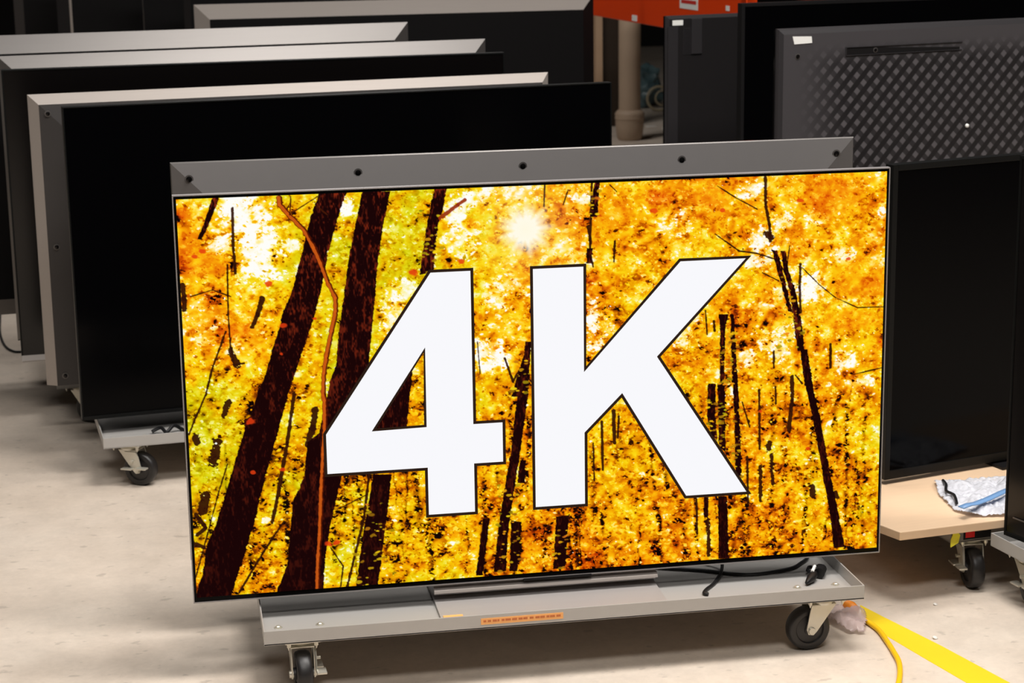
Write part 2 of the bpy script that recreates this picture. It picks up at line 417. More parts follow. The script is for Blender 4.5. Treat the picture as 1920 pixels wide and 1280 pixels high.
# ------------------------------------------------------------------ the large lit television
ART = {"trunks":[[[-0.4424,0.9921],[-0.4639,0.9372],[-0.4808,0.8752],[-0.5016,0.803],[-0.5255,0.7507],[-0.5307,0.7274],[-0.5429,0.6944],[-0.5661,0.6246],[-0.5775,0.6028],[-0.5949,0.5492],[-0.6091,0.5415],[-0.608,0.5226],[-0.6254,0.4721],[-0.652,0.3942],[-0.675,0.3261],[-0.6932,0.2924],[-0.7065,0.2229],[-0.7255,0.1748],[-0.6504,0.1759],[-0.6407,0.2072],[-0.6179,0.2692],[-0.5949,0.3379],[-0.575,0.4133],[-0.5522,0.4846],[-0.5256,0.569],[-0.5143,0.6046],[-0.4922,0.6645],[-0.4776,0.701],[-0.4592,0.754],[-0.4423,0.8135],[-0.4303,0.8729],[-0.4102,0.9349],[-0.3904,0.99]],[[-0.3593,0.9904],[-0.3764,0.9169],[-0.3897,0.861],[-0.4021,0.7847],[-0.4152,0.7112],[-0.4228,0.6437],[-0.4363,0.6103],[-0.4384,0.5967],[-0.4616,0.5065],[-0.4856,0.4873],[-0.495,0.4149],[-0.5186,0.3676],[-0.528,0.2979],[-0.5356,0.2347],[-0.5654,0.1621],[-0.4655,0.1649],[-0.4571,0.2572],[-0.437,0.3478],[-0.4197,0.4099],[-0.408,0.4482],[-0.3723,0.557],[-0.3596,0.6223],[-0.3522,0.6875],[-0.3459,0.7313],[-0.3379,0.8084],[-0.3294,0.875],[-0.3178,0.9309],[-0.3054,0.9866]],[[-0.3556,0.4126],[-0.3183,0.4101],[-0.3334,0.3015],[-0.3544,0.167],[-0.3988,0.1705],[-0.3818,0.2766]],[[-0.2743,0.6833],[-0.2717,0.6173],[-0.2857,0.4962],[-0.3524,0.5048],[-0.3127,0.5756]],[[-0.6499,0.989],[-0.6372,0.9885],[-0.6571,0.9388],[-0.6746,0.9069],[-0.6825,0.9089],[-0.6663,0.9457]],[[-0.2165,0.9897],[-0.1927,0.9904],[-0.2026,0.946],[-0.2116,0.9164],[-0.2177,0.8699],[-0.2221,0.8231],[-0.2506,0.8177],[-0.2446,0.8577],[-0.2332,0.9174],[-0.2238,0.9635]],[[0.1059,0.9903],[0.1168,0.9899],[0.1132,0.9498],[0.1107,0.9178],[0.096,0.9201],[0.1006,0.957]],[[0.0881,0.8561],[0.1018,0.8555],[0.0982,0.825],[0.0879,0.8255]],[[-0.0695,0.5577],[-0.0551,0.6056],[-0.0443,0.6397],[-0.0355,0.66],[-0.0321,0.6598],[-0.0343,0.6218],[-0.0385,0.5559]],[[0.5477,0.5706],[0.5641,0.5625],[0.5879,0.4711],[0.6086,0.3643],[0.6291,0.2745],[0.648,0.1839],[0.6238,0.1838],[0.6106,0.2758],[0.5949,0.3505],[0.5734,0.4648]],[[0.4767,0.8365],[0.4874,0.8326],[0.5006,0.7903],[0.5102,0.7479],[0.5236,0.7017],[0.5127,0.7057],[0.4994,0.7555],[0.4843,0.805]],[[0.4945,0.8322],[0.5052,0.8318],[0.5131,0.7897],[0.5281,0.7471],[0.5398,0.6973],[0.5459,0.6617],[0.5485,0.619],[0.5341,0.6198],[0.5257,0.6839],[0.5175,0.7406],[0.5023,0.7902]],[[0.5412,0.6229],[0.5557,0.6222],[0.57,0.5428],[0.5518,0.5439]],[[0.3649,0.7063],[0.3862,0.7052],[0.3793,0.6845],[0.377,0.5576],[0.3681,0.5581],[0.3681,0.6711]],[[0.3897,0.705],[0.3975,0.7046],[0.4074,0.5558],[0.3949,0.5566]],[[0.3431,0.561],[0.3592,0.56],[0.3597,0.4959],[0.3639,0.431],[0.3531,0.4317],[0.3418,0.497]],[[0.3634,0.5598],[0.3788,0.5589],[0.3819,0.4299],[0.3821,0.4118],[0.3676,0.4236]],[[0.3967,0.5579],[0.4074,0.5572],[0.4141,0.4494],[0.4169,0.3624],[0.4172,0.3405],[0.4043,0.3632],[0.4012,0.4718]],[[0.3668,0.3166],[0.3867,0.3153],[0.3918,0.177],[0.3699,0.1786]],[[0.3361,0.3169],[0.3469,0.3162],[0.3454,0.2724],[0.3371,0.273]],[[-0.0732,0.4377],[-0.0533,0.4364],[-0.069,0.3464],[-0.0813,0.2668],[-0.087,0.1861],[-0.1117,0.1857],[-0.1025,0.2683],[-0.0877,0.3591]],[[-0.0391,0.6706],[-0.0271,0.6699],[-0.0351,0.5592],[-0.0533,0.4364],[-0.0759,0.4038],[-0.0632,0.516]],[[-0.0535,0.4228],[-0.0413,0.422],[-0.0441,0.3732],[-0.0597,0.3743]],[[-0.1331,0.3027],[-0.1186,0.304],[-0.1353,0.1805],[-0.1487,0.1815]],[[0.0211,0.2964],[0.0481,0.2979],[0.0393,0.1835],[0.0132,0.1831]],[[-0.0742,0.2951],[-0.0519,0.29],[-0.0624,0.1842],[-0.0792,0.1855]]],
"thin":[[[[-0.6126,0.9663],[-0.6146,0.8878],[-0.612,0.8382]],5],[[[-0.6274,0.8555],[-0.6303,0.756],[-0.6286,0.6889],[-0.6236,0.6549],[-0.6039,0.6572]],3],[[[-0.5625,0.786],[-0.5737,0.7531],[-0.5844,0.7302]],9],[[[-0.6289,0.6822],[-0.6171,0.6546]],12],[[[-0.7157,0.8201],[-0.7139,0.7935],[-0.7151,0.7704]],9],[[[-0.6367,0.7229],[-0.6661,0.6506],[-0.6817,0.5974],[-0.7034,0.5524],[-0.7181,0.5192]],3.5],[[[-0.7009,0.7962],[-0.6586,0.8073],[-0.6238,0.7924]],2],[[[-0.5083,0.5885],[-0.5254,0.4898],[-0.5499,0.3767],[-0.5621,0.325]],7],[[[-0.4665,0.5551],[-0.4745,0.5177],[-0.4857,0.4839]],12],[[[-0.6367,0.5825],[-0.6478,0.5559]],12],[[[-0.6635,0.4986],[-0.672,0.4579]],17],[[[-0.6917,0.39],[-0.6998,0.3593]],18],[[[-0.7054,0.5116],[-0.7027,0.5011]],12],[[[-0.5386,0.3268],[-0.5812,0.2665],[-0.6351,0.1819]],4],[[[-0.646,0.4527],[-0.665,0.3986],[-0.6923,0.3098],[-0.7199,0.2204]],2.5],[[[-0.364,0.4131],[-0.377,0.3224],[-0.4156,0.179]],5],[[[-0.4467,0.2636],[-0.4227,0.2225],[-0.4292,0.18]],2.5],[[[-0.4304,0.3438],[-0.3687,0.3713]],2],[[[-0.7133,0.3533],[-0.695,0.324],[-0.7121,0.3113]],8],[[[-0.7228,0.2946],[-0.7003,0.2824]],8],[[[0.4603,0.9847],[0.4611,0.9301],[0.4706,0.8851],[0.4729,0.854]],6],[[[0.4656,0.8681],[0.4745,0.8608]],11],[[[0.3563,0.8729],[0.4059,0.8363],[0.4449,0.8293],[0.4841,0.8154],[0.506,0.7866]],2.6],[[[0.5415,0.7953],[0.5781,0.7586],[0.6148,0.7287],[0.6625,0.7052],[0.7207,0.704]],1.8],[[[0.3589,0.9717],[0.3976,0.9463],[0.4436,0.9206]],1.8],[[[0.6062,0.6301],[0.6074,0.5801]],4.5],[[[0.6588,0.5628],[0.7208,0.5737]],2],[[[0.5378,0.8025],[0.537,0.7536],[0.5398,0.7008]],5],[[[0.5139,0.8418],[0.5092,0.8038]],2],[[[0.4836,0.6226],[0.4842,0.587]],4],[[[0.3366,0.7147],[0.3405,0.6655]],3],[[[0.3544,0.6928],[0.3564,0.6717]],4],[[[0.4561,0.7889],[0.492,0.7698]],2],[[[0.5243,0.5648],[0.5252,0.5146],[0.5191,0.4501]],8],[[[0.5463,0.5492],[0.5314,0.5679]],3],[[[0.4532,0.5403],[0.4561,0.4143]],5],[[[0.4169,0.5175],[0.4338,0.4626]],2.5],[[[0.4885,0.5454],[0.4898,0.5095]],4],[[[0.4292,0.3979],[0.4323,0.2956]],5],[[[0.4585,0.3742],[0.4595,0.3011]],8],[[[0.3199,0.3144],[0.3222,0.2374]],4],[[[0.3455,0.2651],[0.3479,0.1876]],8],[[[0.4777,0.4237],[0.4761,0.413]],12],[[[0.5727,0.3227],[0.5748,0.3078]],13],[[[0.4818,0.3981],[0.4864,0.3358]],8],[[[0.6246,0.3081],[0.6286,0.2967]],8],[[[0.4318,0.4771],[0.4325,0.4735]],3],[[[0.1005,1.0013],[0.0953,0.8504],[0.1017,0.8173]],4],[[[0.0918,0.9],[0.0967,0.8659]],5],[[[-0.082,0.6384],[-0.0656,0.5889],[-0.0516,0.6124]],4],[[[0.1465,0.8671],[0.1447,0.8263]],4],[[[0.1366,0.9824],[0.1503,0.9685]],2],[[[0.0041,0.9876],[0.002,0.9442]],3],[[[0.0514,0.9757],[0.041,0.946]],2],[[[-0.0508,0.6158],[-0.0238,0.5809]],3],[[[-0.1373,0.6759],[-0.133,0.6094]],2],[[[0.0998,0.4493],[0.1016,0.3691]],3],[[[0.118,0.4936],[0.1198,0.3908]],5],[[[0.1427,0.5147],[0.1448,0.4464]],7],[[[0.154,0.5027],[0.1516,0.4574]],4]],
"branch":[[-0.5219,0.9838],[-0.5209,0.9691],[-0.5055,0.9504],[-0.476,0.9179],[-0.4578,0.8807],[-0.4458,0.8503],[-0.4341,0.8131],[-0.4188,0.7788],[-0.4197,0.752],[-0.4294,0.712],[-0.4411,0.6617],[-0.4472,0.628],[-0.4505,0.5837],[-0.4476,0.5712],[-0.4501,0.5024],[-0.4549,0.461],[-0.4607,0.3916],[-0.4676,0.2935],[-0.4729,0.2406],[-0.4768,0.1802]],
"twigs":[[[-0.499,0.9518],[-0.4476,0.9824]],[[-0.5023,0.9486],[-0.4993,0.9845]],[[-0.4483,0.9628],[-0.4294,0.9456]],[[-0.208,0.9296],[-0.1708,0.9547],[-0.1573,0.9641]]],
"white":[[-0.5933,0.9551,0.0453,0.0431,0.85],[-0.5605,0.8801,0.0453,0.0453,0.8],[-0.6369,0.8993,0.028,0.0237,0.7],[-0.5031,0.8881,0.0194,0.0151,0.7],[-0.6575,0.7894,0.0237,0.0108,0.35],[-0.6801,0.7479,0.0431,0.0324,0.25],[-0.6817,0.716,0.0259,0.0173,0.35],[-0.631,0.6918,0.0194,0.0194,0.4],[-0.3929,0.9678,0.0129,0.0237,0.7],[-0.4658,0.6284,0.0065,0.0108,0.5],[-0.3081,0.7395,0.0237,0.0496,0.85],[-0.2746,0.7919,0.0173,0.0194,0.7],[-0.1709,0.8839,0.0324,0.0324,0.55],[-0.1805,0.9378,0.0237,0.0237,0.6],[-0.1265,0.9675,0.028,0.0151,0.65],[-0.0674,0.9758,0.0539,0.0173,0.45],[-0.0978,0.7615,0.0194,0.0324,0.55],[-0.0649,0.7762,0.0324,0.0194,0.4],[-0.1161,0.6438,0.0324,0.0302,0.95],[-0.1319,0.6701,0.0173,0.0173,0.8],[0.0989,0.7075,0.014,0.0539,0.9],[0.1322,0.7058,0.0151,0.0324,0.5],[0.1098,0.6625,0.0129,0.0151,0.8],[0.2387,0.9506,0.0173,0.0108,0.7],[0.2876,0.9182,0.0194,0.0173,0.6],[0.4303,0.9559,0.0216,0.0151,0.65],[0.4509,0.8563,0.028,0.0259,0.75],[0.4436,0.8124,0.0259,0.0151,0.8],[0.5013,0.8927,0.0237,0.0151,0.6],[0.5751,0.9006,0.0237,0.0151,0.4],[0.7128,0.9004,0.0086,0.0108,0.7],[0.2655,0.8864,0.0324,0.0151,0.35],[0.2101,0.7792,0.0216,0.0151,0.3],[0.561,0.7511,0.0259,0.0237,0.75],[0.6229,0.8153,0.0302,0.0151,0.6],[0.7041,0.8003,0.0129,0.0151,0.6],[0.2889,0.6697,0.0194,0.0367,0.75],[0.3113,0.6965,0.0173,0.0151,0.6],[0.4711,0.6431,0.0237,0.0194,0.6],[0.4945,0.6191,0.0194,0.0151,0.6],[0.5038,0.7483,0.0324,0.0151,0.3],[0.4257,0.6116,0.0173,0.0173,0.7],[0.5167,0.6632,0.0216,0.0129,0.4],[0.6341,0.5886,0.0237,0.0237,0.75],[0.6704,0.5406,0.028,0.0151,0.6],[0.3878,0.5285,0.0097,0.0216,0.8],[0.3461,0.5821,0.0216,0.0108,0.4],[0.453,0.7116,0.028,0.0129,0.3],[-0.2507,0.682,0.0065,0.0086,0.6],[-0.2652,0.6169,0.0108,0.0108,0.4],[-0.3141,0.3293,0.0086,0.0129,0.6],[-0.5732,0.3307,0.0086,0.0076,0.9],[-0.494,0.5808,0.0108,0.0086,0.6],[-0.4974,0.6302,0.0086,0.0065,0.5],[-0.3596,0.6223,0.0086,0.0324,0.2],[0.6967,0.8566,0.0151,0.0324,0.3],[0.0785,0.9592,0.0216,0.0129,0.4],[0.144,0.9296,0.0151,0.0151,0.35]],
"sun":[-0.0361,0.8995],
"reds":[[-0.524,0.7302,0.0086],[-0.5508,0.8139,0.0076],[-0.4617,0.7398,0.0043],[-0.5961,0.5376,0.0097],[-0.5305,0.6722,0.0043],[-0.5954,0.4328,0.0054],[-0.5369,0.4344,0.0054],[-0.4518,0.2733,0.0097],[-0.4355,0.2733,0.0076],[0.6403,0.81,0.0054],[0.3713,0.9212,0.0054],[0.5346,0.9353,0.0065],[0.679,0.2115,0.0043],[0.456,0.4957,0.0043],[0.2266,0.9262,0.0076],[0.7148,0.6299,0.0032],[-0.2631,0.8237,0.0086],[-0.1665,0.8407,0.0086],[-0.6734,0.8852,0.0076],[-0.6893,0.8754,0.0065],[0.5622,0.4082,0.0054],[0.3022,0.3207,0.0054]],
"orange":[[-0.6796,0.8645,0.0518,0.0302],[-0.7032,0.9023,0.0259,0.028],[-0.6545,0.8528,0.0302,0.0194],[-0.7054,0.9598,0.0173,0.0129],[-0.6192,0.7234,0.0539,0.0173],[0.2321,0.953,0.0431,0.0194],[0.144,0.9242,0.0431,0.0324],[0.6028,0.9381,0.0647,0.0431],[0.676,0.768,0.0647,0.0431],[0.6435,0.6792,0.0539,0.0216],[0.3431,0.9485,0.0431,0.0216],[-0.1436,0.9149,0.0216,0.0108]],
"four":[[-0.2291,0.8228],[-0.1491,0.8199],[-0.1501,0.506],[-0.0889,0.5041],[-0.0888,0.4227],[-0.1484,0.4213],[-0.1499,0.3192],[-0.2444,0.3196],[-0.2443,0.4196],[-0.4475,0.4198],[-0.4482,0.5016]],
"four_hole":[[-0.2437,0.6699],[-0.2445,0.5048],[-0.3559,0.5028]],
"kay":[[-0.0215,0.8193],[0.0811,0.8185],[0.0815,0.6007],[0.2831,0.8207],[0.421,0.8201],[0.2342,0.6245],[0.4282,0.3234],[0.2977,0.3215],[0.1611,0.5518],[0.0816,0.473],[0.0815,0.3205],[-0.0231,0.3203]],
"pic":[[-0.7192,0.9866],[0.7194,0.9888],[0.7177,0.1799],[-0.7219,0.1769]]}

PX0, PX1, PZ0, PZ1 = -.7195, .7195, .178, .9875      # the picture on the glass, metres
GW, GH = 1296, 729
def paint():
    rng = np.random.default_rng(11)
    W, H = GW, GH; S = GW/1120
    sx = (W-1)/(PX1-PX0); sy = (H-1)/(PZ1-PZ0)
    ux = lambda x: (np.asarray(x)-PX0)*sx
    uy = lambda z: (PZ1-np.asarray(z))*sy
    def up(g, order=1):
        g = np.asarray(g, float); gh, gw = g.shape
        yy = np.linspace(0, gh-1, H); xx = np.linspace(0, gw-1, W)
        y0 = np.clip(np.floor(yy).astype(int), 0, gh-2); x0 = np.clip(np.floor(xx).astype(int), 0, gw-2)
        fy = (yy-y0)[:, None]; fx = (xx-x0)[None, :]
        fy = fy*fy*(3-2*fy); fx = fx*fx*(3-2*fx)
        a = g[y0][:, x0]; b = g[y0][:, x0+1]; c = g[y0+1][:, x0]; d = g[y0+1][:, x0+1]
        return (a*(1-fx)+b*fx)*(1-fy)+(c*(1-fx)+d*fx)*fy
    def noise(cell, aspect=1.0):
        cell = cell*S
        return up(rng.random((int(H/cell)+2, int(W/(cell*aspect))+2)))
    hue = up([[1.5,2.6,3.4,3.2,3.5,3.1,2.5,2.0,2.2,1.8,1.6,1.8,1.9,2.2],
              [1.2,2.2,3.2,3.5,3.5,3.0,2.4,1.8,2.4,2.2,2.2,1.9,2.2,2.0],
              [1.9,1.8,2.6,3.4,3.0,2.8,1.9,1.5,2.5,2.3,2.2,2.2,2.3,2.0],
              [3.3,2.8,2.7,3.3,2.6,2.6,2.5,2.3,2.4,2.4,2.2,2.2,2.4,2.4],
              [3.1,3.0,3.0,2.7,2.6,2.4,2.3,2.4,2.5,2.4,2.2,2.1,2.3,2.6],
              [2.7,2.7,2.6,2.7,2.6,2.3,2.1,1.9,2.2,1.9,1.9,1.9,2.3,2.4],
              [1.6,2.1,2.3,2.5,2.7,2.5,1.6,1.5,1.6,1.5,1.9,2.1,2.1,2.1]])
    wht = up([[.30,.60,.35,.30,.12,.35,.50,.45,.30,.20,.25,.30,.15,.20],
              [.05,.50,.25,.06,.08,.25,.25,.45,.15,.12,.15,.28,.25,.22],
              [.35,.30,.15,.12,.05,.10,.25,.45,.15,.12,.22,.30,.30,.18],
              [.25,.20,.08,.15,.05,.05,.15,.25,.08,.04,.15,.20,.30,.15],
              [.06,.10,.05,.08,.05,.05,.08,.10,.03,.03,.06,.10,.10,.06],
              [.04,.05,.04,.05,.04,.12,.06,.05,.02,.02,.03,.04,.04,.04],
              [.04,.05,.04,.05,.05,.10,.06,.05,.05,.04,.03,.04,.05,.05]])
    drk = up([[.10,.10,.10,.10,.15,.10,.04,.02,.06,.08,.06,.10,.08,.08],
              [.14,.12,.10,.10,.15,.12,.06,.10,.08,.12,.10,.10,.08,.06],
              [.14,.20,.14,.14,.12,.16,.16,.20,.10,.12,.14,.12,.10,.08],
              [.22,.26,.16,.30,.25,.25,.20,.26,.18,.14,.16,.16,.12,.10],
              [.30,.26,.20,.35,.30,.30,.28,.30,.30,.25,.24,.22,.18,.18],
              [.38,.30,.25,.40,.35,.25,.30,.30,.35,.28,.28,.30,.26,.22],
              [.48,.35,.28,.40,.32,.28,.34,.36,.36,.34,.32,.30,.28,.28]])
    yy, xx = np.mgrid[0:H, 0:W].astype(float)
    stamp = np.zeros((H, W))                       # leaf shapes, one above the other, each with its own tone
    def stamps(N, rmin, rmax, asp):
        X = rng.random(N)*W; Y = rng.random(N)*H; Rr = (rmin+(rmax-rmin)*rng.random(N)**2)*S
        A = rng.normal(0, .55, N); E = asp[0]+(asp[1]-asp[0])*rng.random(N); T = rng.normal(0, 1, N)
        for k in range(N):
            x, y, r = X[k], Y[k], Rr[k]; xi, yi = int(x), int(y); q = int(r)+2
            x0, x1, y0, y1 = max(0, xi-q), min(W, xi+q+1), max(0, yi-q), min(H, yi+q+1)
            gx = xx[y0:y1, x0:x1]-x; gy = yy[y0:y1, x0:x1]-y
            c, s_ = math.cos(A[k]), math.sin(A[k])
            a_ = np.abs(gx*c+gy*s_)/r; b_ = np.abs(-gx*s_+gy*c)/(r*E[k])
            m = np.clip((1-(a_**1.2+b_**1.2))*2.6, 0, 1)*.85
            stamp[y0:y1, x0:x1] = stamp[y0:y1, x0:x1]*(1-m)+T[k]*m
    stamps(7000, 5, 13.0, (.3, .7)); stamps(16000, 2.6, 6.5, (.35, .8)); stamps(15000, 1.6, 3.6, (.45, .9)); stamps(14000, 1.0, 2.0, (.5, .9))
    n = sum(noise(c)*w for c, w in ((60, .25), (26, .3), (12, .3), (6, .15)))-.5
    n2 = sum(noise(c)*w for c, w in ((34, .3), (16, .35), (8, .35)))-.5
    n3 = noise(3.5, 1.3)*.6+noise(7, 1.4)*.4
    w1 = np.zeros((H, W))
    for x, z, rx, rz, a in ART['white']:
        d = ((xx-ux(x))/(rx*sx))**2+((yy-uy(z))/(rz*sy))**2
        w1 = np.maximum(w1, np.clip((1.45-d+n*1.8+n2*2.6+stamp*.50)*1.1, 0, 1)*a)
    o1 = np.zeros((H, W))
    for x, z, rx, rz in ART['orange']:
        d = ((xx-ux(x))/(rx*sx))**2+((yy-uy(z))/(rz*sy))**2
        o1 = np.maximum(o1, np.clip((1.15-d+n*2)*1.8, 0, 1))
    # strings of dark gaps low in the wood
    gaps = np.zeros((H, W))
    for k in range(70):
        gx = W*(.02+.96*rng.random()); wd = (2+6*rng.random())*S; yt = H*(.45+.45*rng.random()); yb = yt+H*(.08+.3*rng.random())
        lean = rng.normal()*.05
        q = np.clip(1.2-np.abs(xx-gx-lean*(yy-yt)+n*14)/wd, 0, 1)*np.clip((yy-yt)/12, 0, 1)*np.clip((yb-yy)/12, 0, 1)
        gaps = np.maximum(gaps, q*(.6+.4*rng.random()))
    low = np.clip((yy/H-.35)/.6, 0, 1)
    amp = .150+.01*low
    v = .465+n*.45+n2*.60+stamp*amp+(n3-.5)*.22+wht*.28+w1*.42-o1*.04-(drk-.10)*.16
    v -= gaps*np.clip(.36-stamp*.40+n2*1.2, 0, 1)*.7
    v -= np.clip(drk*1.25-n2*1.6-n*.8-.38-w1*.6, 0, .36)*np.clip(.40-stamp, 0, 1.5)*.54
    v = np.where(o1 > 0, v*(1-.45*o1)+.52*.45*o1, v)
    hq = hue-.10+n*3.8+n2*1.8+stamp*.30-o1*.7+np.clip(.32-xx/W, 0, .3)*1.5
    P0 = np.array([0, .09, .17, .27, .38, .50, .62, .74, .86, .97])
    RAMP = {0: [(14, 3, 4), (42, 12, 6), (110, 28, 4), (176, 48, 2), (214, 74, 4), (236, 100, 10), (250, 134, 30), (255, 180, 100), (255, 232, 206), (255, 252, 250)],
            2: [(16, 5, 4), (48, 18, 4), (128, 58, 2), (198, 104, 0), (236, 142, 2), (250, 170, 6), (254, 196, 18), (255, 216, 80), (255, 240, 190), (255, 252, 248)],
            3: [(16, 8, 2), (50, 26, 2), (120, 76, 0), (186, 128, 0), (226, 164, 2), (246, 196, 6), (254, 218, 22), (255, 234, 92), (255, 246, 200), (255, 253, 248)],
            4.4: [(12, 12, 0), (36, 34, 2), (84, 84, 0), (132, 134, 0), (168, 168, 2), (200, 196, 6), (226, 218, 24), (242, 234, 100), (250, 248, 206), (254, 254, 248)]}
    keys = sorted(RAMP); outs = [np.stack([np.interp(v, P0, [c[k] for c in RAMP[kk]]) for k in range(3)], -1) for kk in keys]
    img = outs[0].copy()
    for a_, b_, oa, ob in zip(keys[:-1], keys[1:], outs[:-1], outs[1:]):
        f_ = np.clip((hq-a_)/(b_-a_), 0, 1)[..., None]
        img = np.where(hq[..., None] >= a_, oa*(1-f_)+ob*f_, img)
    def colour(h):
        h = float(np.clip(h, 0, 4.4)); t = np.interp(h, keys, range(len(keys))); i = int(min(t, len(keys)-2)); f_ = t-i
        return np.array(RAMP[keys[i]][6])*(1-f_)+np.array(RAMP[keys[i+1]][6])*f_
    def fill(poly, fn, soft=1.0):
        P = np.array([(float(ux(x)), float(uy(z))) for x, z in poly])
        x0, x1 = int(max(0, P[:, 0].min()-3)), int(min(W, P[:, 0].max()+4)); y0, y1 = int(max(0, P[:, 1].min()-3)), int(min(H, P[:, 1].max()+4))
        if x1 <= x0 or y1 <= y0: return
        cov = np.zeros((y1-y0, x1-x0))
        edge = (n3[y0:y1, x0:x1]-.5)*3.0+stamp[y0:y1, x0:x1]*.5
        for oy in (.25, .75):
            for ox in (.25, .75):
                gx = xx[y0:y1, x0:x1]+ox-.5+edge; gy = yy[y0:y1, x0:x1]+oy-.5
                ins = np.zeros(gx.shape, bool)
                for i in range(len(P)):
                    ax, ay = P[i]; bx, by = P[(i+1) % len(P)]
                    if ay == by: continue
                    c = ((ay > gy) != (by > gy)) & (gx < (bx-ax)*(gy-ay)/(by-ay)+ax)
                    ins ^= c
                cov += ins*.25
        col = fn(slice(y0, y1), slice(x0, x1))
        img[y0:y1, x0:x1] = img[y0:y1, x0:x1]*(1-cov[..., None])+col*cov[..., None]
    bark_n = noise(14, .28); bark_f = noise(4, .45)
    def bark(ys, xs):
        t = np.clip((bark_n[ys, xs]*.55+bark_f[ys, xs]*.6+n[ys, xs]*1.0-.60)*2.4, 0, 1)[..., None]
        topness = np.clip(1-yy[ys, xs]/H*.75, .3, 1)[..., None]
        return np.array([26, 5, 6.])*(1-t)+np.array([128, 40, 18.])*t*topness+np.array([26, 5, 6.])*t*(1-topness)
    def line(pts, wpx, col, al=.92, ragged=1.0):
        P = [(float(ux(x)), float(uy(z))) for x, z in pts]
        r = max(.8, wpx/2*GW/1330)
        if len(P) == 2 and wpx > 7: ragged = 3.2
        for (ax, ay), (bx, by) in zip(P[:-1], P[1:]):
            x0, x1 = int(max(0, min(ax, bx)-r-3)), int(min(W, max(ax, bx)+r+4)); y0, y1 = int(max(0, min(ay, by)-r-3)), int(min(H, max(ay, by)+r+4))
            if x1 <= x0 or y1 <= y0: continue
            gx = xx[y0:y1, x0:x1]; gy = yy[y0:y1, x0:x1]
            dx, dy = bx-ax, by-ay; L2 = dx*dx+dy*dy+1e-9
            t = np.clip(((gx-ax)*dx+(gy-ay)*dy)/L2, 0, 1)
            d = np.hypot(gx-ax-t*dx, gy-ay-t*dy)+(n3[y0:y1, x0:x1]-.5)*(1.0+r*.45)+stamp[y0:y1, x0:x1]*r*.13*ragged
            m = np.clip(r+.5-d, 0, 1)[..., None]*al
            img[y0:y1, x0:x1] = img[y0:y1, x0:x1]*(1-m)+np.array(col, float)*m
    for pts, wpx in ART['thin']:
        if len(pts) == 1: pts = [pts[0], [pts[0][0], pts[0][1]-.01]]
        line(pts, wpx, (48, 18, 8))
    for i, p in enumerate(ART['trunks']):
        fill(p, bark)
    # leaves in front of the lesser trunks and lower wood
    masks = [ART['trunks'][6], ART['trunks'][15], ART['trunks'][16], ART['trunks'][2], ART['trunks'][20], ART['trunks'][24], ART['trunks'][5], ART['trunks'][8], ART['trunks'][11], ART['trunks'][13], ART['trunks'][14], ART['trunks'][17]]
    for p in masks:
        P = np.array([(float(ux(x)), float(uy(z))) for x, z in p])
        n_ = int((P[:, 1].max()-P[:, 1].min())*.20)
        for _ in range(n_):
            x = P[:, 0].min()+rng.random()*(P[:, 0].max()-P[:, 0].min()); y = P[:, 1].min()+(P[:, 1].max()-P[:, 1].min())*(.25+.75*rng.random())
            xi, yi = int(np.clip(x, 0, W-1)), int(np.clip(y, 0, H-1)); r = 1.5+3*rng.random()
            c = colour(hue[yi, xi]+rng.normal()*.9-.3)*(.55+.45*rng.random())
            y0, y1, x0, x1 = max(0, yi-6), yi+7, max(0, xi-6), xi+7
            m = np.clip((1-np.hypot((xx[y0:y1, x0:x1]-x)*.7, (yy[y0:y1, x0:x1]-y)*1.4)/r+(n3[y0:y1, x0:x1]-.5)*1.6)*3, 0, 1)[..., None]*.9
            img[y0:y1, x0:x1] = img[y0:y1, x0:x1]*(1-m)+c*m
    line(ART['branch'], 9.0, (84, 22, 4), .9, 0); line([[x-.0012, z] for x, z in ART['branch']], 5.5, (206, 92, 22), .9, 0)
    for t in ART['twigs'][:3]: line(t, 2.5, (70, 26, 8))
    line(ART['twigs'][3], 7, (150, 48, 14))
    for x, z, r in ART['reds']:
        X, Y, q = float(ux(x)), float(uy(z)), r*sx
        m = np.clip((1-np.hypot((xx-X)*(.7+.3*rng.random()), (yy-Y)*1.3)/q+(n3-.5)*.9)*3, 0, 1)[..., None]*.85
        img[:] = img*(1-m)+np.array([226, 62, 16.])*m
    # the sun with rays
    X, Y = float(ux(ART['sun'][0])), float(uy(ART['sun'][1]))
    d = np.hypot(xx-X, yy-Y); th = np.arctan2(yy-Y, xx-X)
    ray = 1+.10*np.cos(th*9+.4)+.08*np.cos(th*17+1.3)
    m = np.clip(1.35-(d/(36*S*ray))**1.5, 0, 1)[..., None]
    img[:] = img*(1-m)+np.array([255, 255, 255.])*m
    m = np.clip(.38*(1-d/95/S), 0, 1)[..., None]; img[:] = img*(1-m)+np.array([255, 240, 180.])*m
    # contrast and a little saturation, as the set shows it
    img = np.clip(img, 0, 255)/255
    lin = np.where(img <= .04045, img/12.92, ((img+.055)/1.055)**2.4)
    return lin

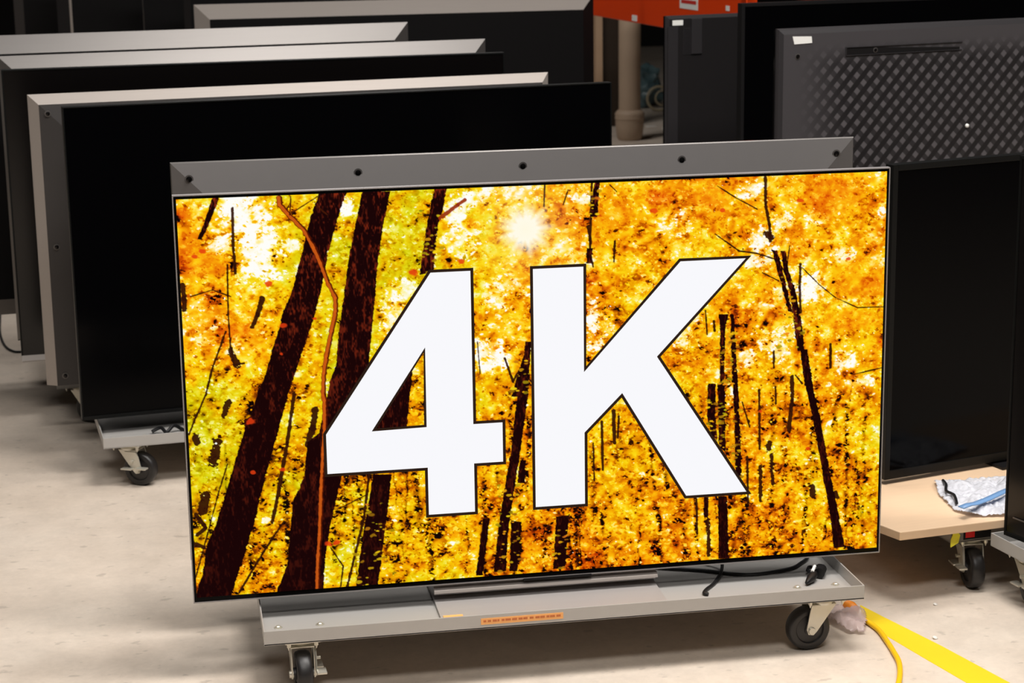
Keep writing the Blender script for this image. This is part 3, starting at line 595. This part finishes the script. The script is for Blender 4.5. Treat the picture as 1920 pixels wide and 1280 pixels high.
def picture_mesh(t):
    lin = paint()
    W, H = GW, GH
    xs = np.linspace(PX0, PX1, W); zs = np.linspace(PZ1, PZ0, H)
    X, Z = np.meshgrid(xs, zs)
    grid = np.stack([X.ravel(), np.full(W*H, -.0012), Z.ravel()], 1)
    idx = np.arange(W*H).reshape(H, W)
    quads = np.stack([idx[:-1, :-1], idx[1:, :-1], idx[1:, 1:], idx[:-1, 1:]], -1).reshape(-1, 4)
    extra_v = []; extra_f = []; extra_m = []
    def ring(loop, width, sgn):
        """mitred outline strip lying on the forest side of a letter's edge"""
        n = len(loop); L = [Vector(p) for p in loop]
        area = sum(L[i].x*L[(i+1) % n].y-L[(i+1) % n].x*L[i].y for i in range(n))
        o = 1 if area > 0 else -1
        off = []
        for i in range(n):
            a, b, c = L[i-1], L[i], L[(i+1) % n]
            n1 = Vector(((b-a).y, -(b-a).x)).normalized()*o; n2 = Vector(((c-b).y, -(c-b).x)).normalized()*o
            mt = (n1+n2).normalized(); k = min(1/max(.2, mt.dot(n1)), 2.2)
            off.append(b+mt*k*width*sgn)
        k0 = len(extra_v)
        for p in L+off: extra_v.append((p.x, -.0020, p.y))
        for i in range(n):
            j = (i+1) % n
            extra_f.append((k0+i, k0+j, k0+n+j, k0+n+i)); extra_m.append(2)
    def white(loops):
        k0 = len(extra_v)
        polys = [[Vector((x, z, 0)) for x, z in lp] for lp in loops]
        flat = [p for lp in polys for p in lp]
        for p in flat: extra_v.append((p.x, -.0020, p.y))
        for tri in tessellate_polygon(polys):
            a, b, c = (flat[i] if isinstance(i, int) else i for i in tri)
            extra_f.append(tuple(k0+i for i in tri)); extra_m.append(1)
    F4 = [(-.2293, .8213), (-.1490, .8213), (-.1490, .5052), (-.0889, .5052), (-.0889, .4222), (-.1490, .4222), (-.1490, .3196), (-.2443, .3196), (-.2443, .4197), (-.4478, .4197), (-.4478, .5018)]
    H4 = [tuple(p) for p in ART['four_hole']]
    K = [(-.0222, .8190), (.0813, .8190), (.0813, .6007), (.2831, .8204), (.4205, .8204), (.2342, .6245), (.4282, .3228), (.2977, .3228), (.1611, .5518), (.0816, .4730), (.0816, .3204), (-.0222, .3204)]
    white([F4, H4]); white([K])
    ring(F4, .0060, 1); ring(H4, .0052, -1); ring(K, .0060, 1)
    nv = W*H
    V = np.concatenate([grid, np.array(extra_v)])
    me = bpy.data.meshes.new('screen')
    nq = len(quads); ne = len(extra_f)
    me.vertices.add(len(V)); me.vertices.foreach_set('co', V.ravel())
    loops = np.concatenate([quads.ravel(), np.array([i+nv for f in extra_f for i in f])])
    starts = np.concatenate([np.arange(nq)*4, nq*4+np.cumsum([0]+[len(f) for f in extra_f[:-1]])])
    tot = np.concatenate([np.full(nq, 4), np.array([len(f) for f in extra_f])])
    me.loops.add(len(loops)); me.loops.foreach_set('vertex_index', loops.astype(np.int32))
    me.polygons.add(nq+ne); me.polygons.foreach_set('loop_start', starts.astype(np.int32))
    try: me.polygons.foreach_set('loop_total', tot.astype(np.int32))
    except Exception: pass
    mi = np.concatenate([np.zeros(nq), np.array(extra_m)]).astype(np.int32)
    for m in ('picture', 'letter_white', 'letter_line'): me.materials.append(M[m])
    me.polygons.foreach_set('material_index', mi)
    me.update(calc_edges=True)
    at = me.color_attributes.new('picture', 'FLOAT_COLOR', 'POINT')
    C = np.ones((len(V), 4)); C[:nv, :3] = lin.reshape(-1, 3)
    at.data.foreach_set('color', C.ravel())
    me.validate()
    o = bpy.data.objects.new('screen', me); COL.objects.link(o); o.parent = t
    o['label'] = 'lit screen showing a golden autumn forest and 4K in white'
    return o

HW = .7245
tv = thing('television', 'large lit television showing white 4K over a golden autumn forest, on the front cart', 'television', (0, 0, 0))
b = MB()
b.box(-HW, HW, 0, .012, .168, .993, .0015)
b.build('bezel', M['glass_off'], tv)
f = MB()
q = .0022
for x0, x1, z0, z1 in ((-HW-q, HW+q, .168-q, .168), (-HW-q, HW+q, .993, .993+q), (-HW-q, -HW, .168, .993), (HW, HW+q, .168, .993)):
    f.box(x0, x1, -.0012, .014, z0, z1)
f.build('edge_trim', M['thin_frame'], tv)
picture_mesh(tv)
MB().box(-.60, .60, .012, .055, .185, .56, .012).build('rear_housing', M['black_plastic'], tv)
MB().box(-.05, .095, -.002, .012, .1618, .1670, .001).build('sensor_bar', M['black_plastic'], tv)
st = MB()
st.prism([(0, .130), (-.12, .126), (-.12, .124), (.13, .124), (.13, .133), (.045, .134)], -.236, .236, 0, Matrix(((0, 1, 0, 0), (1, 0, 0, 0), (0, 0, 1, 0), (0, 0, 0, 1))))
sto = st.build('stand_base', M['stand'], tv)
nk = MB(); nk.box(-.236, .236, .012, .030, .140, .166, .002); nk.box(-.225, .225, .030, .05, .132, .20, .002)
nk.build('stand_bar', M['stand'], tv)
nb = MB(); nb.prism([(.010, .159), (-.001, .1535), (-.003, .1485), (.003, .1465), (.012, .149)], -.237, .237, 0, Matrix(((0, 1, 0, 0), (1, 0, 0, 0), (0, 0, 1, 0), (0, 0, 0, 1)))); nb.build('stand_lip', M['silver_trim'], tv)
s2 = MB().box(-.232, -.192, -.098, -.088, .1305, .1325)
s2.build('paper_sticker', M['orange_tape'], tv)

# ------------------------------------------------------------------ carts
def caster(parent, x, y, z, head, pedal=1, name='caster'):
    """swivel caster: plate top at z (local), wheel trailing towards heading angle head"""
    t = bpy.data.objects.new(name, None); COL.objects.link(t); t.parent = parent
    t.location = (x, y, z); t.empty_display_size = .03
    t.rotation_euler = (0, 0, head)
    rad = .0465; ax = .030; az = -(z)+rad
    pl = MB(); pl.box(-.045, .045, -.035, .035, -.004, 0, .001)
    pl.lathe([(.026, -.018), (.028, -.012), (.022, -.004)], 24)
    for sx in (-.036, .036):
        for sy in (-.027, .027):
            pl.lathe([(.0045, -.012), (.0045, -.004)], 6, 0, Matrix.Translation((sx, sy, 0)), False)
            pl.lathe([(.001, -.019), (.0035, -.012)], 8, 0, Matrix.Translation((sx, sy, 0)), True)
    pl.build('mounting_plate', M['zinc'], t)
    fk = MB()
    for s_ in (-1, 1):
        y0 = s_*.0225
        poly = [(-.024, -.016), (.030, -.016), (.034, -.03), (ax+.011, az+.003), (ax+.007, az-.008), (ax-.004, az-.010), (ax-.012, az-.002)]
        fk.prism(poly, y0-.0013, y0+.0013)
    fk.box(-.024, .031, -.0238, .0238, -.0185, -.0155, .001)
    RX = Matrix.Rotation(R(90), 4, 'X')
    fk.lathe([(.0075, -.028), (.0085, -.0245), (.0085, .0245), (.0075, .028)], 12, 0, Matrix.Translation((ax, 0, az)) @ RX)
    fk.build('fork', M['zinc'], t)
    wh = MB()
    wh.lathe([(.012, -.0165), (.012, -.015), (.029, -.0115), (.031, -.0145), (rad-.006, -.0155), (rad-.0025, -.0135), (rad, -.007), (rad, .007), (rad-.0025, .0135), (rad-.006, .0155), (.031, .0145), (.029, .0115), (.012, .015), (.012, .0165)], 48, 0, Matrix.Translation((ax, 0, az)) @ RX)
    w_ = wh.build('wheel', M['rubber'], t)
    hb = MB().lathe([(.013, -.0195), (.013, .0195)], 20, 0, Matrix.Translation((ax, 0, az)) @ RX)
    hb.build('hub', M['tread'], t)
    if pedal:
        pd = MB()
        MY = Matrix.Diagonal((1, pedal, 1, 1))
        pd.prism([(-.004, -.020), (.030, -.020), (.038, -.034), (.044, -.060), (.034, -.074), (.020, -.070), (.010, -.050)], .0245, .0270, 0, MY)
        pd.box(.036, .066, .0245, .044, -.064, -.060, .001, 0, MY)
        pd.box(-.010, .022, .0245, .042, -.068, -.064, .001, 0, MY)
        pd.tube([(.02, .024, -.045), (.02, .036, -.045)], .004, 10, 0, MY)
        pd.build('brake_pedal', M['zinc'], t)
    return t

def cart(label, loc, rz, L, D, heads, m='cart', lip=.030, group=None, name='cart', bolts=True, pedals=(1, 1, 1, 1)):
    """low steel tray with upturned lips on four swivel casters; local origin = front left corner on the floor"""
    t = thing(name, label, 'cart', loc, rz, group)
    z0 = .118; z1 = z0+lip; th = .0028
    p = MB()
    p.box(0, L, 0, D, z0, z0+th+.001, .0008)
    p.box(0, L, 0, th, z0, z1, .001); p.box(0, L, D-th, D, z0, z1, .001)
    p.box(0, th, th, D-th, z0, z1, .001); p.box(L-th, L, th, D-th, z0, z1, .001)
    p.build('tray', M[m], t)
    ix, iy = .075, .052
    spots = [(ix, iy), (L-ix, iy), (ix, D-iy), (L-ix, D-iy)]
    for (x, y), h, pd in zip(spots, heads, pedals):
        caster(t, x, y, z0, h, pd)
        if bolts:
            for sx in (-.042, .042):
                b_ = MB()
                b_.lathe([(.006, 0), (.006, .003), (.0042, .0042), (.0001, .0044)], 6, 0, Matrix.Translation((x+sx, y+.034, z0+th+.001)), False)
                b_.lathe([(.009, 0), (.009, .0008), (.0001, .001)], 14, 0, Matrix.Translation((x+sx, y+.034, z0+th+.0008)), False)
                b_.build('bolt_head', M['zinc'], t)
    return t

main_cart = cart('low grey steel tray cart under the lit television, orange sticker on its front lip', (-.595, -.142, 0), 0, 1.237, .50,
                 (R(-88), R(184), R(60), R(200)), pedals=(1, 0, 1, 1))
stk = MB().box(.432, .600, -.0008, .0002, .1275, .1405)
o = stk.build('orange_sticker', M['orange_tape'], main_cart)
ink = MB(); x = .437
rs = random.Random(3)
while x < .592:
    wd = rs.uniform(.004, .011); ink.box(x, x+wd, -.0012, -.0007, .1325, .1368); x += wd+rs.uniform(.001, .005)
ink.build('small_print', M['brown_print'], o)

# ------------------------------------------------------------------ left group
W65, H65 = 1.449, .83
# wide grey back right behind the lit television
a2 = back_tv('grey metal television back with a row of screws, directly behind the lit television', (-.727, .235, .17), R(.7), 1.475, .856, .122-.17,
     [(.002, .003, 'silver', 'edge_trim'), (.088, .022, 'slate', 'sloped_rim')], 'dark_slate',
     [(sx, .856-.034, .014) for sx in (.037, .385, .735, 1.083, 1.432)])
cart_b = cart('grey tray cart showing its left end and braked wheel, under the black screen television', (-.943, 1.385, 0), R(6), 1.3, .64,
              (R(-35), R(20), R(60), R(200)), pedals=(-1, 1, 1, 1))
front_tv('black screen television on the second cart, its left part next to the lit television', (-1.0, 1.504, .170), R(8.5), 1.56, .857, .122-.170, 'glass_off', 'bezel', .004, .01)
back_tv('television back with bright silver edge and grey screwed strip, left of the black screen', (-1.103, 1.775, .203), R(8.5), 1.54, .832, .122-.203,
     [(.027, .026, 'silver_trim', 'silver_edge'), (.06, .010, 'dark_slate', 'sloped_rim')], 'black_back',
     [(.05, .832-.052, .004), (.05, .404, .004), (.05, .03, .004)]+[(sx, .832-.047, .004) for sx in (.45, .85, 1.25)], dark_sides=(0,), open_bottom=True)
cart('worn grey tray cart under the far left televisions, seen only by a wheel', (-1.10, 2.10, 0), R(5), 1.40, 1.02,
              (R(-35), R(20), R(60), R(200)), 'cart_dark')
front_tv('black screen television with bright silver bottom trim, far left behind the silver edged one', (-1.208, 2.236, .18), R(5.2), 1.556, .893, .122-.18,
     'glass_warm', 'bezel', .005, .016, 'silver_trim')
back_tv('television back with grey screwed top edge, just behind the silver trimmed black screen', (-1.233, 2.47, .19), R(7.6), 1.585, .905, .122-.19,
     [(.048, .03, 'silver', 'silver_edge')], 'black_back',
     [(.045, .905-.038, .024), (.76, .905-.032, .020), (1.49, .905-.032, .020)])
back_tv('rearmost television of the left row, wide plain silver grey top edge', (-1.56, 2.74, .215), R(7.6), 1.69, .925, .122-.215,
     [(.058, .035, 'silver', 'silver_edge')], 'black_back')
# ------------------------------------------------------------------ far left / back row
cart('grey tray cart under the big television with the silver corner, deep in the row', (-.62, 3.70, 0), R(3), 1.5, .45, (0, 0, 0, 0), 'cart_dark', bolts=False)
back_tv('big black television back with bright silver corner, behind the left row', (-.603, 3.82, .20), R(2.5), 1.585, .975, .122-.20,
     [(.055, .05, 'silver_trim', 'silver_edge')], 'black_back', [(.052, .94, .045)], dark_sides=(0, 1))
for i, (x, y, lab) in enumerate(((-.632, 4.75, 'black television with thin grey edge, just left of the silver corner one'),
                                 (-.812, 5.35, 'black television with a thin pale left edge, third from the left at the top'),
                                 (-1.225, 5.95, 'black television with a bright highlight on its left side, top left background'),
                                 (-1.47, 6.55, 'dark television with a dim brown edge at the top left corner'))):
    cart(['grey tray cart under the back row television nearest the front', 'grey tray cart under the second back row television',
          'grey tray cart under the third back row television', 'grey tray cart under the rearmost back row television'][i], (x+.1, y-.1, 0), R(1), 1.5, .42, (0, 0, 0, 0), 'cart_dark', bolts=False, group=None)
    back_tv(lab, (x, y, .20), R(1), 1.70, 1.15, .122-.20, ([(.028, .03, 'soft_back', 'edge_trim')], [(.005, .03, 'silver', 'edge_trim')],
            [(.060, .03, 'soft_back', 'side_cover'), (.012, .01, 'silver_trim', 'edge_trim')], [(.05, .03, 'dark_slate', 'edge_trim')])[i], 'black_back')

# ------------------------------------------------------------------ right group
cr = cart('grey steel cart with wooden board on top, right of the lit television', (.955, .152, 0), R(7.6), 1.25, .60, (R(-100), R(20), R(60), R(200)), 'cart_dark', lip=.034, pedals=(-1, 1, 1, 1))
tb = MB(); tb.prism([(.030, .124), (.10, .124), (.10, .146), (.030, .146)], -.001, .0005); 
tb.build('black_label', M['black_plastic'], cr)
MB().box(.035, .058, -.0018, -.0008, .128, .142).build('red_label', M['red_plastic'], cr)
tp = MB(); tp.add([(0, -.003, .152), (.008, -.003, .150), (.020, -.004, .138), (.012, -.010, .122), (-.008, -.012, .114), (-.006, -.008, .130), (.001, -.005, .140)], [(0, 1, 2, 3, 4, 5, 6)])
tp.add([(0, -.001, .152), (.008, -.001, .150), (.020, -.002, .138), (.012, -.008, .122), (-.008, -.010, .114), (-.006, -.006, .130), (.001, -.003, .140)], [(0, 1, 2, 3, 4, 5, 6)])
tp.build('yellow_tape_flag', M['yellow_tape'], cr)
wb = MB()
# board outline seen from above (local), clipped front left corner
def board(poly, z0, z1, mi):
    n = len(poly)
    wb.add([(x, y, z0) for x, y in poly]+[(x, y, z1) for x, y in poly], [list(range(n))[::-1], list(range(n, 2*n))]+[(i, (i+1) % n, (i+1) % n+n, i+n) for i in range(n)], 0)
board([(.0, .0), (1.35, .0), (1.35, .72), (-.03, .72), (-.03, .12)], 0, .020, 0)
wbo = wb.build('wooden_board', M['wood'], None, (.812, .100, .1525), (0, 0, R(7.6)))
mb_ = wbo.modifiers.new('bevel', 'BEVEL'); mb_.width = .002; mb_.segments = 2
tag(wbo, 'pale wooden board lying on the right cart, carrying a plastic bag', 'board')

I = front_tv('black screen television with slim dark bezel, standing on the wooden board at right', (.905, .440, .185), R(15.5), 1.30, .752, .1725-.185, 'glass_off', 'bezel', .014, .022)
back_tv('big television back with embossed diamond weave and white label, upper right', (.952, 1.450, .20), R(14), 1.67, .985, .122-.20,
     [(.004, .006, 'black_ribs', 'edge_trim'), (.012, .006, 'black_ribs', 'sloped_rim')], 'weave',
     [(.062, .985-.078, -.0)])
H_ = [o for o in COL.objects if o.get('label', '').startswith('big television back with embossed')][0]
MB().prism([(.044, .985-.022), (.106, .985-.024), (.108, .985-.042), (.050, .985-.044)], -.0015, 0).build('white_label', M['white_paper'], H_)
g = MB()
g.prism([(.222, .925), (.612, .905+.006), (.612, .899), (.222, .903)], -.0008, .0002)
g.build('handle_slot', M['black_plastic'], H_)
g = MB(); g.box(.222, .62, -.003, 0, .902, .904); g.box(.222, .62, -.003, 0, .9245, .9262); g.box(.220, .2225, -.003, 0, .902, .9262)
g.build('slot_rim', M['black_ribs'], H_)
screw(H_, .320, -.001, .914, .005)
MB().lathe([(.006, 0), (.0055, .004), (.003, .006), (.0001, .0062)], 16, 0, Matrix.Translation((.648, -.0005, .680)) @ Matrix.Rotation(R(90), 4, 'X')).build('white_screw_cap', M['white_paper'], H_)
cart('dark tray cart under the diamond weave television', (1.0, 1.33, 0), R(14), 1.55, .45, (R(30), 0, 0, 0), 'cart_dark', bolts=False)

F_ = back_tv('black television back with narrow vent and small white label, below the orange beam', (1.036, 3.00, .20), R(14), 1.62, .938, .122-.20,
     [(.012, .010, 'black_ribs', 'edge_trim')], 'soft_back')
MB().box(.0235, .066, -.0012, 0, .938-.034, .938-.016).build('white_label', M['white_paper'], F_)
v = MB()
for k in range(16): v.box(.068, .096, -.002, .0002, .80+k*.006, .803+k*.006)
v.box(.0665, .068, -.002, 0, .798, .90); v.box(.096, .0975, -.002, 0, .798, .90)
v.build('vent_grille', M['black_ribs'], F_)
MB().box(.0985, .142, -.006, .0, .80, .926, .002).build('raised_cover', M['black_ribs'], F_)
MB().box(.004, .045, -.004, 0, .02, .90, .001).build('side_rib', M['black_ribs'], F_)
screw(F_, .12, 0, .36)
cart('dark tray cart under the vented television', (1.08, 2.88, 0), R(14), 1.5, .45, (0, 0, 0, 0), 'cart_dark', bolts=False)
G_ = front_tv('tall black television standing between the vented one and the diamond weave one', (1.147, 2.45, .20), R(12), 1.70, 1.005, .122-.20, 'glass_off', 'black_plastic', .012, .012)
cart('dark tray cart under the tall black television', (1.22, 2.33, 0), R(12), 1.55, .42, (0, 0, 0, 0), 'cart_dark', bolts=False)

# television and cart cut by the right frame edge, turned sideways
J_ = front_tv('dark television turned sideways at the right picture edge, above a grey cart', (1.054, .098, .150), R(-72), 1.25, .846, .122-.150, 'glass_warm', 'bezel', .006, .010)
MB().box(.028, .10, -.0012, 0, .046, .049).build('scuff_mark', M['screw_rim'], J_)
cart('grey cart cut off by the right picture edge, under the sideways television', (1.035, .122, 0), R(-80), 1.2, .31, (R(0), 0, 0, 0), 'cart', bolts=False, pedals=(-1, 1, 1, 1))

# ------------------------------------------------------------------ orange rack, column and far things
rk = thing('shelf_rack', 'orange steel shelf beam with white price labels crossing the background', 'rack', (1.20, 7.4, 0), 0)
A_ = Vector((0, 0)); B_ = Vector((.29, -3.87))
d = (B_-A_).normalized(); n_ = Vector((-d.y, d.x))
ang = math.atan2(B_.y-A_.y, B_.x-A_.x); Lb = (B_-A_).length
bm_ = MB(); bm_.box(0, Lb, 0, .045, 1.0, 1.26, .004); bm_.build('beam', M['orange_steel'], rk, rot=(0, 0, ang))
bk = MB(); bk.box(0, Lb, 1.45, 1.495, 1.0, 1.26, .004); bk.build('rear_beam', M['orange_steel'], rk, rot=(0, 0, ang))
sh = MB(); sh.box(0, Lb, .045, 1.45, 1.20, 1.22); sh.build('shelf_board', M['brown_board'], rk, rot=(0, 0, ang))
for xx_ in (0.03, Lb-.03):
    for yy_ in (.0, 1.45):
        MB().box(xx_-.03, xx_+.03, yy_, yy_+.045, 0, 1.9, .003).build('upright', M['orange_steel'], rk, rot=(0, 0, ang))
for xa, z0, z1, wd in ((.765, 1.006, 1.05, .085), (1.68, 1.008, 1.030, .075), (2.49, 1.008, 1.034, .072)):
    MB().box(xa-wd/2, xa+wd/2, -.001, 0, z0, z1).build('price_label', M['white_paper'], rk, rot=(0, 0, ang))
bl = MB().box(3.11, 3.335, -.001, 0, 1.095, 1.235).build('price_card', M['white_paper'], rk, rot=(0, 0, ang))
MB().box(.02, .205, -.0015, -.001, 1.117, 1.132).build('red_stripe', M['red_print'], bl, (3.11, 0, 0)).parent = bl
MB().box(3.66, 3.70, -.001, 0, 1.110, 1.130).build('price_label', M['white_paper'], rk, rot=(0, 0, ang))

col_ = thing('pipe_column', 'tan painted pipe column with a wrapped swollen foot, in the background gap', 'column', (2.284, 8.74, 0))
MB().lathe([(.072, .12), (.072, 4.9)], 32).build('pipe', M['tan_paint'], col_)
cb = MB(); cb.lathe([(.072, 0), (.085, .02), (.093, .09), (.095, .15), (.098, .175), (.094, .182), (.088, .19), (.074, .20)], 32)
cb.lathe([(.0965, .138), (.099, .145), (.0965, .152)], 32)
cb.build('base_wrap', M['tan_paint'], col_)
struct(MB().box(2.226, 2.275, 9.5, 9.62, 0, 2.3, .002).build('trim_1', M['tan_trim']))
struct(MB().box(2.275, 2.50, 9.54, 9.60, 0, 2.3).build('wall_panel', M['brown_board']))
bpy.data.objects['wall_panel'].name = 'wall_partition'

# bundle and hose behind the column
bm = bmesh.new(); bmesh.ops.create_icosphere(bm, subdivisions=4, radius=1)
rs = random.Random(5)
from mathutils import noise as mn
for v in bm.verts:
    p = v.co.copy(); k = 1+.35*mn.noise(p*1.7+Vector((3, 1, 7)))+.22*mn.noise(p*4.5)+.08*mn.noise(p*11)
    v.co = Vector((p.x*.17*k, p.y*.16*k, max(0, .15+p.z*.16*k)))
o = MB(); o.frombm(bm, 0, None, True); o = o.build('wrapped_bundle', M['teal_wrap'], None, (2.86, 10.75, 0), (0, 0, .4))
tag(o, 'crumpled dark teal plastic bundle on the floor behind the tan column', 'bundle')
hs = MB()
for rad, cx, yy, a0, a1, r in ((.088, 0, 0, 0, 360, .010), (.055, .035, .02, 60, 270, .007)):
    hs.tube([(cx+rad*math.cos(R(t)), yy, .10+rad*math.sin(R(t))) for t in range(a0, a1+1, 10)], r, 8)
tag(hs.build('hose_coil', M['cream_hose'], None, (2.908, 10.40, 0)), 'pale cream ring of hose standing upright beside the teal bundle', 'hose')
for k, (x, y, lab) in enumerate(((2.608, 9.44, 'small pale scrap on the far dark floor, nearer the tan column'), (2.668, 9.29, 'small pale scrap on the far dark floor, nearer the vented television'))):
    tag(MB().box(-.035, .035, -.02, .02, 0, .006, .002).build('paper_scrap', M['debris'], None, (x, y, 0), (0, 0, .3+k)), lab, 'scrap')

# ------------------------------------------------------------------ cords, line, bags and scraps
cord = thing('extension_cord', 'yellow extension cord snaking over the concrete in front of the painted line', 'cord', (0, 0, 0))
pts = smooth_path([(.700, .060, .010), (.706, .020, .007), (.7135, -.040, .0062), (.708, -.105, .0062), (.700, -.165, .0062), (.689, -.225, .0062), (.661, -.300, .0062), (.620, -.380, .0062)], 10)
MB().tube(pts, .0058, 12).build('cord_jacket', M['yellow_cord'], cord)
MB().tube([(.692, .095, .014), (.696, .08, .014), (.699, .066, .012), (.700, .060, .011)], .01, 12, radii=[.012, .014, .012, .0065]).build('cord_socket', M['orange_plug'], cord)
ln = MB(); poly = [(.734, .125), (.715, .075), (.705, .017), (.752, -.190), (.787, -.338), (.815, -.46), (.905, -.50), (.871, -.356), (.8155, -.145), (.781, -.032), (.757, .045)]
n = len(poly); ln.add([(x, y, 0.0) for x, y in poly]+[(x, y, .0007) for x, y in poly], [list(range(n))[::-1], list(range(n, 2*n))]+[(i, (i+1) % n, (i+1) % n+n, i+n) for i in range(n)])
tag(ln.build('floor_line', M['yellow_line'], None), 'wide yellow line painted on the concrete floor, lower right', 'line')

def crumple(name, poly, z, h, m, seed, label, cat, parent=None, n=34):
    """thin crinkled plastic lying in the outline poly (convex enough), a closed double skin"""
    xs = [p[0] for p in poly]; ys = [p[1] for p in poly]; x0, x1, y0, y1 = min(xs), max(xs), min(ys), max(ys)
    def inside(x, y):
        c = False
        for i in range(len(poly)):
            ax, ay = poly[i]; bx, by = poly[(i+1) % len(poly)]
            if (ay > y) != (by > y) and x < (bx-ax)*(y-ay)/(by-ay)+ax: c = not c
        return c
    ids = {}; vs = []; fs = []
    def vid(i, j):
        if (i, j) in ids: return ids[(i, j)]
        x = x0+(x1-x0)*i/n; y = y0+(y1-y0)*j/n
        edge = min(min(i, n-i), min(j, n-j))/(n*.22); edge = min(1, edge)
        q = Vector((x*13+seed, y*13, seed))
        zz = h*(.25+.75*abs(mn.noise(q))*1.6+.3*abs(mn.noise(q*2.7)))*(.25+.75*edge)+h*.25*abs(mn.noise(q*6))
        ids[(i, j)] = len(vs); vs.append((x, y, z+zz)); return ids[(i, j)]
    for i in range(n):
        for j in range(n):
            if inside(x0+(x1-x0)*(i+.5)/n, y0+(y1-y0)*(j+.5)/n):
                fs.append((vid(i, j), vid(i+1, j), vid(i+1, j+1), vid(i, j+1)))
    o = MB().add(vs, fs, 0, True).build(name, m)
    s_ = o.modifiers.new('skin', 'SOLIDIFY'); s_.thickness = .0006; s_.offset = 1
    if label: tag(o, label, cat)
    return o
pb = crumple('plastic_bag', [(1.025, .43), (.997, .335), (.985, .21), (1.010, .160), (1.075, .150), (1.30, .20), (1.30, .40)], .1728, .030, M['poly_bag'], 2.3,
        'clear plastic zip bag with blue strip lying on the wooden board', 'bag', n=96)
sb = MB(); pp = [(.976, .155), (1.000, .167), (1.021, .180), (1.060, .203), (1.117, .242), (1.20, .30)]
top = [(x, y, .2020+.002*math.sin(i*2)) for i, (x, y) in enumerate(pp)]
vs = []
for x, y, z in top: vs += [(x-.004, y+.0075, z), (x+.004, y-.0075, z-.001)]
sb.add(vs, [(2*i, 2*i+1, 2*i+3, 2*i+2) for i in range(len(pp)-1)], 0, True)
zo = sb.build('zip_strip', M['blue_zip'], pb); s_ = zo.modifiers.new('skin', 'SOLIDIFY'); s_.thickness = .002
inner = MB()
inner.tube(smooth_path([(1.035, .40, .188), (1.022, .35, .193), (1.006, .31, .191), (1.008, .27, .193), (.996, .225, .188)], 6), .0036, 8)
inner.build('black_cable_inside', M['cable'], pb)
crumple('plastic_bag', [(.628, .045), (.650, .100), (.705, .118), (.722, .070), (.703, .0), (.680, -.046), (.648, -.036)], .001, .030, M['poly_bag_floor'], 6.1,
        'small crumpled clear plastic bag on the floor around the yellow cord end', 'bag', n=22)
for k, (x, y, s_, lab) in enumerate(((.896, .09, .005, 'tiny white scrap on the floor between the yellow line and the right cart wheels'),
                                     (.818, -.100, .006, 'tiny white scrap right on the concrete beside the yellow line'),
                                     )):
    bm = bmesh.new(); bmesh.ops.create_icosphere(bm, subdivisions=2, radius=s_)
    for v in bm.verts: v.co = v.co*(1+.4*mn.noise(v.co*200)); v.co.z = max(0, v.co.z*.6+s_*.4)
    o = MB(); o.frombm(bm, 0, None, True); tag(o.build('paper_scrap', M['debris'], None, (x, y, 0)), lab, 'scrap')

zt = .1215+.0048
cb1 = MB().tube(smooth_path([(.20, .16, zt), (.269, .116, zt), (.358, .078, zt), (.415, .043, zt), (.464, .030, zt), (.541, .048, zt), (.575, .075, zt), (.606, .115, zt+.002), (.60, .18, zt)], 8), .0037, 10)
tag(cb1.build('power_cable', M['cable'], None), 'black cable lying in a long wave on the grey tray under the lit television', 'cable')
cb2 = MB().tube(smooth_path([(.33, .17, zt), (.372, .125, zt+.003), (.398, .088, zt+.016), (.390, .045, zt+.010), (.362, .0, zt), (.335, -.035, zt), (.322, -.058, zt), (.329, -.066, zt)], 8), .0037, 10)
tag(cb2.build('power_cable', M['cable'], None), 'shorter black cable bending forward to the front lip of the grey tray', 'cable')
pl = thing('cable_plugs', 'black plugs of a bundled cable lying on the right end of the front tray', 'plug', (.575, -.005, .1232))
p_ = MB(); p_.tube([(-.028, -.048, .006), (-.012, -.030, .009), (0, -.012, .011)], .008, 12, radii=[.004, .010, .009]); p_.tube([(.012, -.012, .012), (.024, .008, .014), (.026, .030, .012)], .009, 12, radii=[.012, .011, .006])
p_.build('plug_body', M['cable'], pl)
MB().tube([(-.006, -.018, .019), (.008, .006, .022), (.010, .020, .018)], .0035, 8).build('white_tie', M['white_paper'], pl)
MB().tube([(0, -.012, .010), (-.006, .012, .012), (.004, .035, .010), (.026, .030, .012)], .004, 8).build('loose_end', M['cable'], pl)
zt += .002
cbb = MB().tube(smooth_path([(-.815, 1.50, zt), (-.79, 1.50, zt+.010), (-.775, 1.475, zt+.003), (-.755, 1.50, zt+.014), (-.735, 1.515, zt), (-.72, 1.48, zt), (-.69, 1.50, zt), (-.66, 1.54, zt)], 8), .005, 8)
tag(cbb.build('power_cable', M['cable'], None), 'tangled black cable on the second cart tray left of the lit television', 'cable')
lc = MB().tube(smooth_path([(-1.47, 4.3, .004), (-1.42, 4.0, .004), (-1.403, 3.777, .004), (-1.384, 3.527, .004), (-1.352, 3.306, .004), (-1.318, 3.200, .004), (-1.280, 3.175, .004), (-1.20, 3.21, .004), (-1.1, 3.3, .004)], 8), .0045, 8)
tag(lc.build('power_cable', M['cable'], None), 'thin black cable curving over the pale floor at the left picture edge', 'cable')
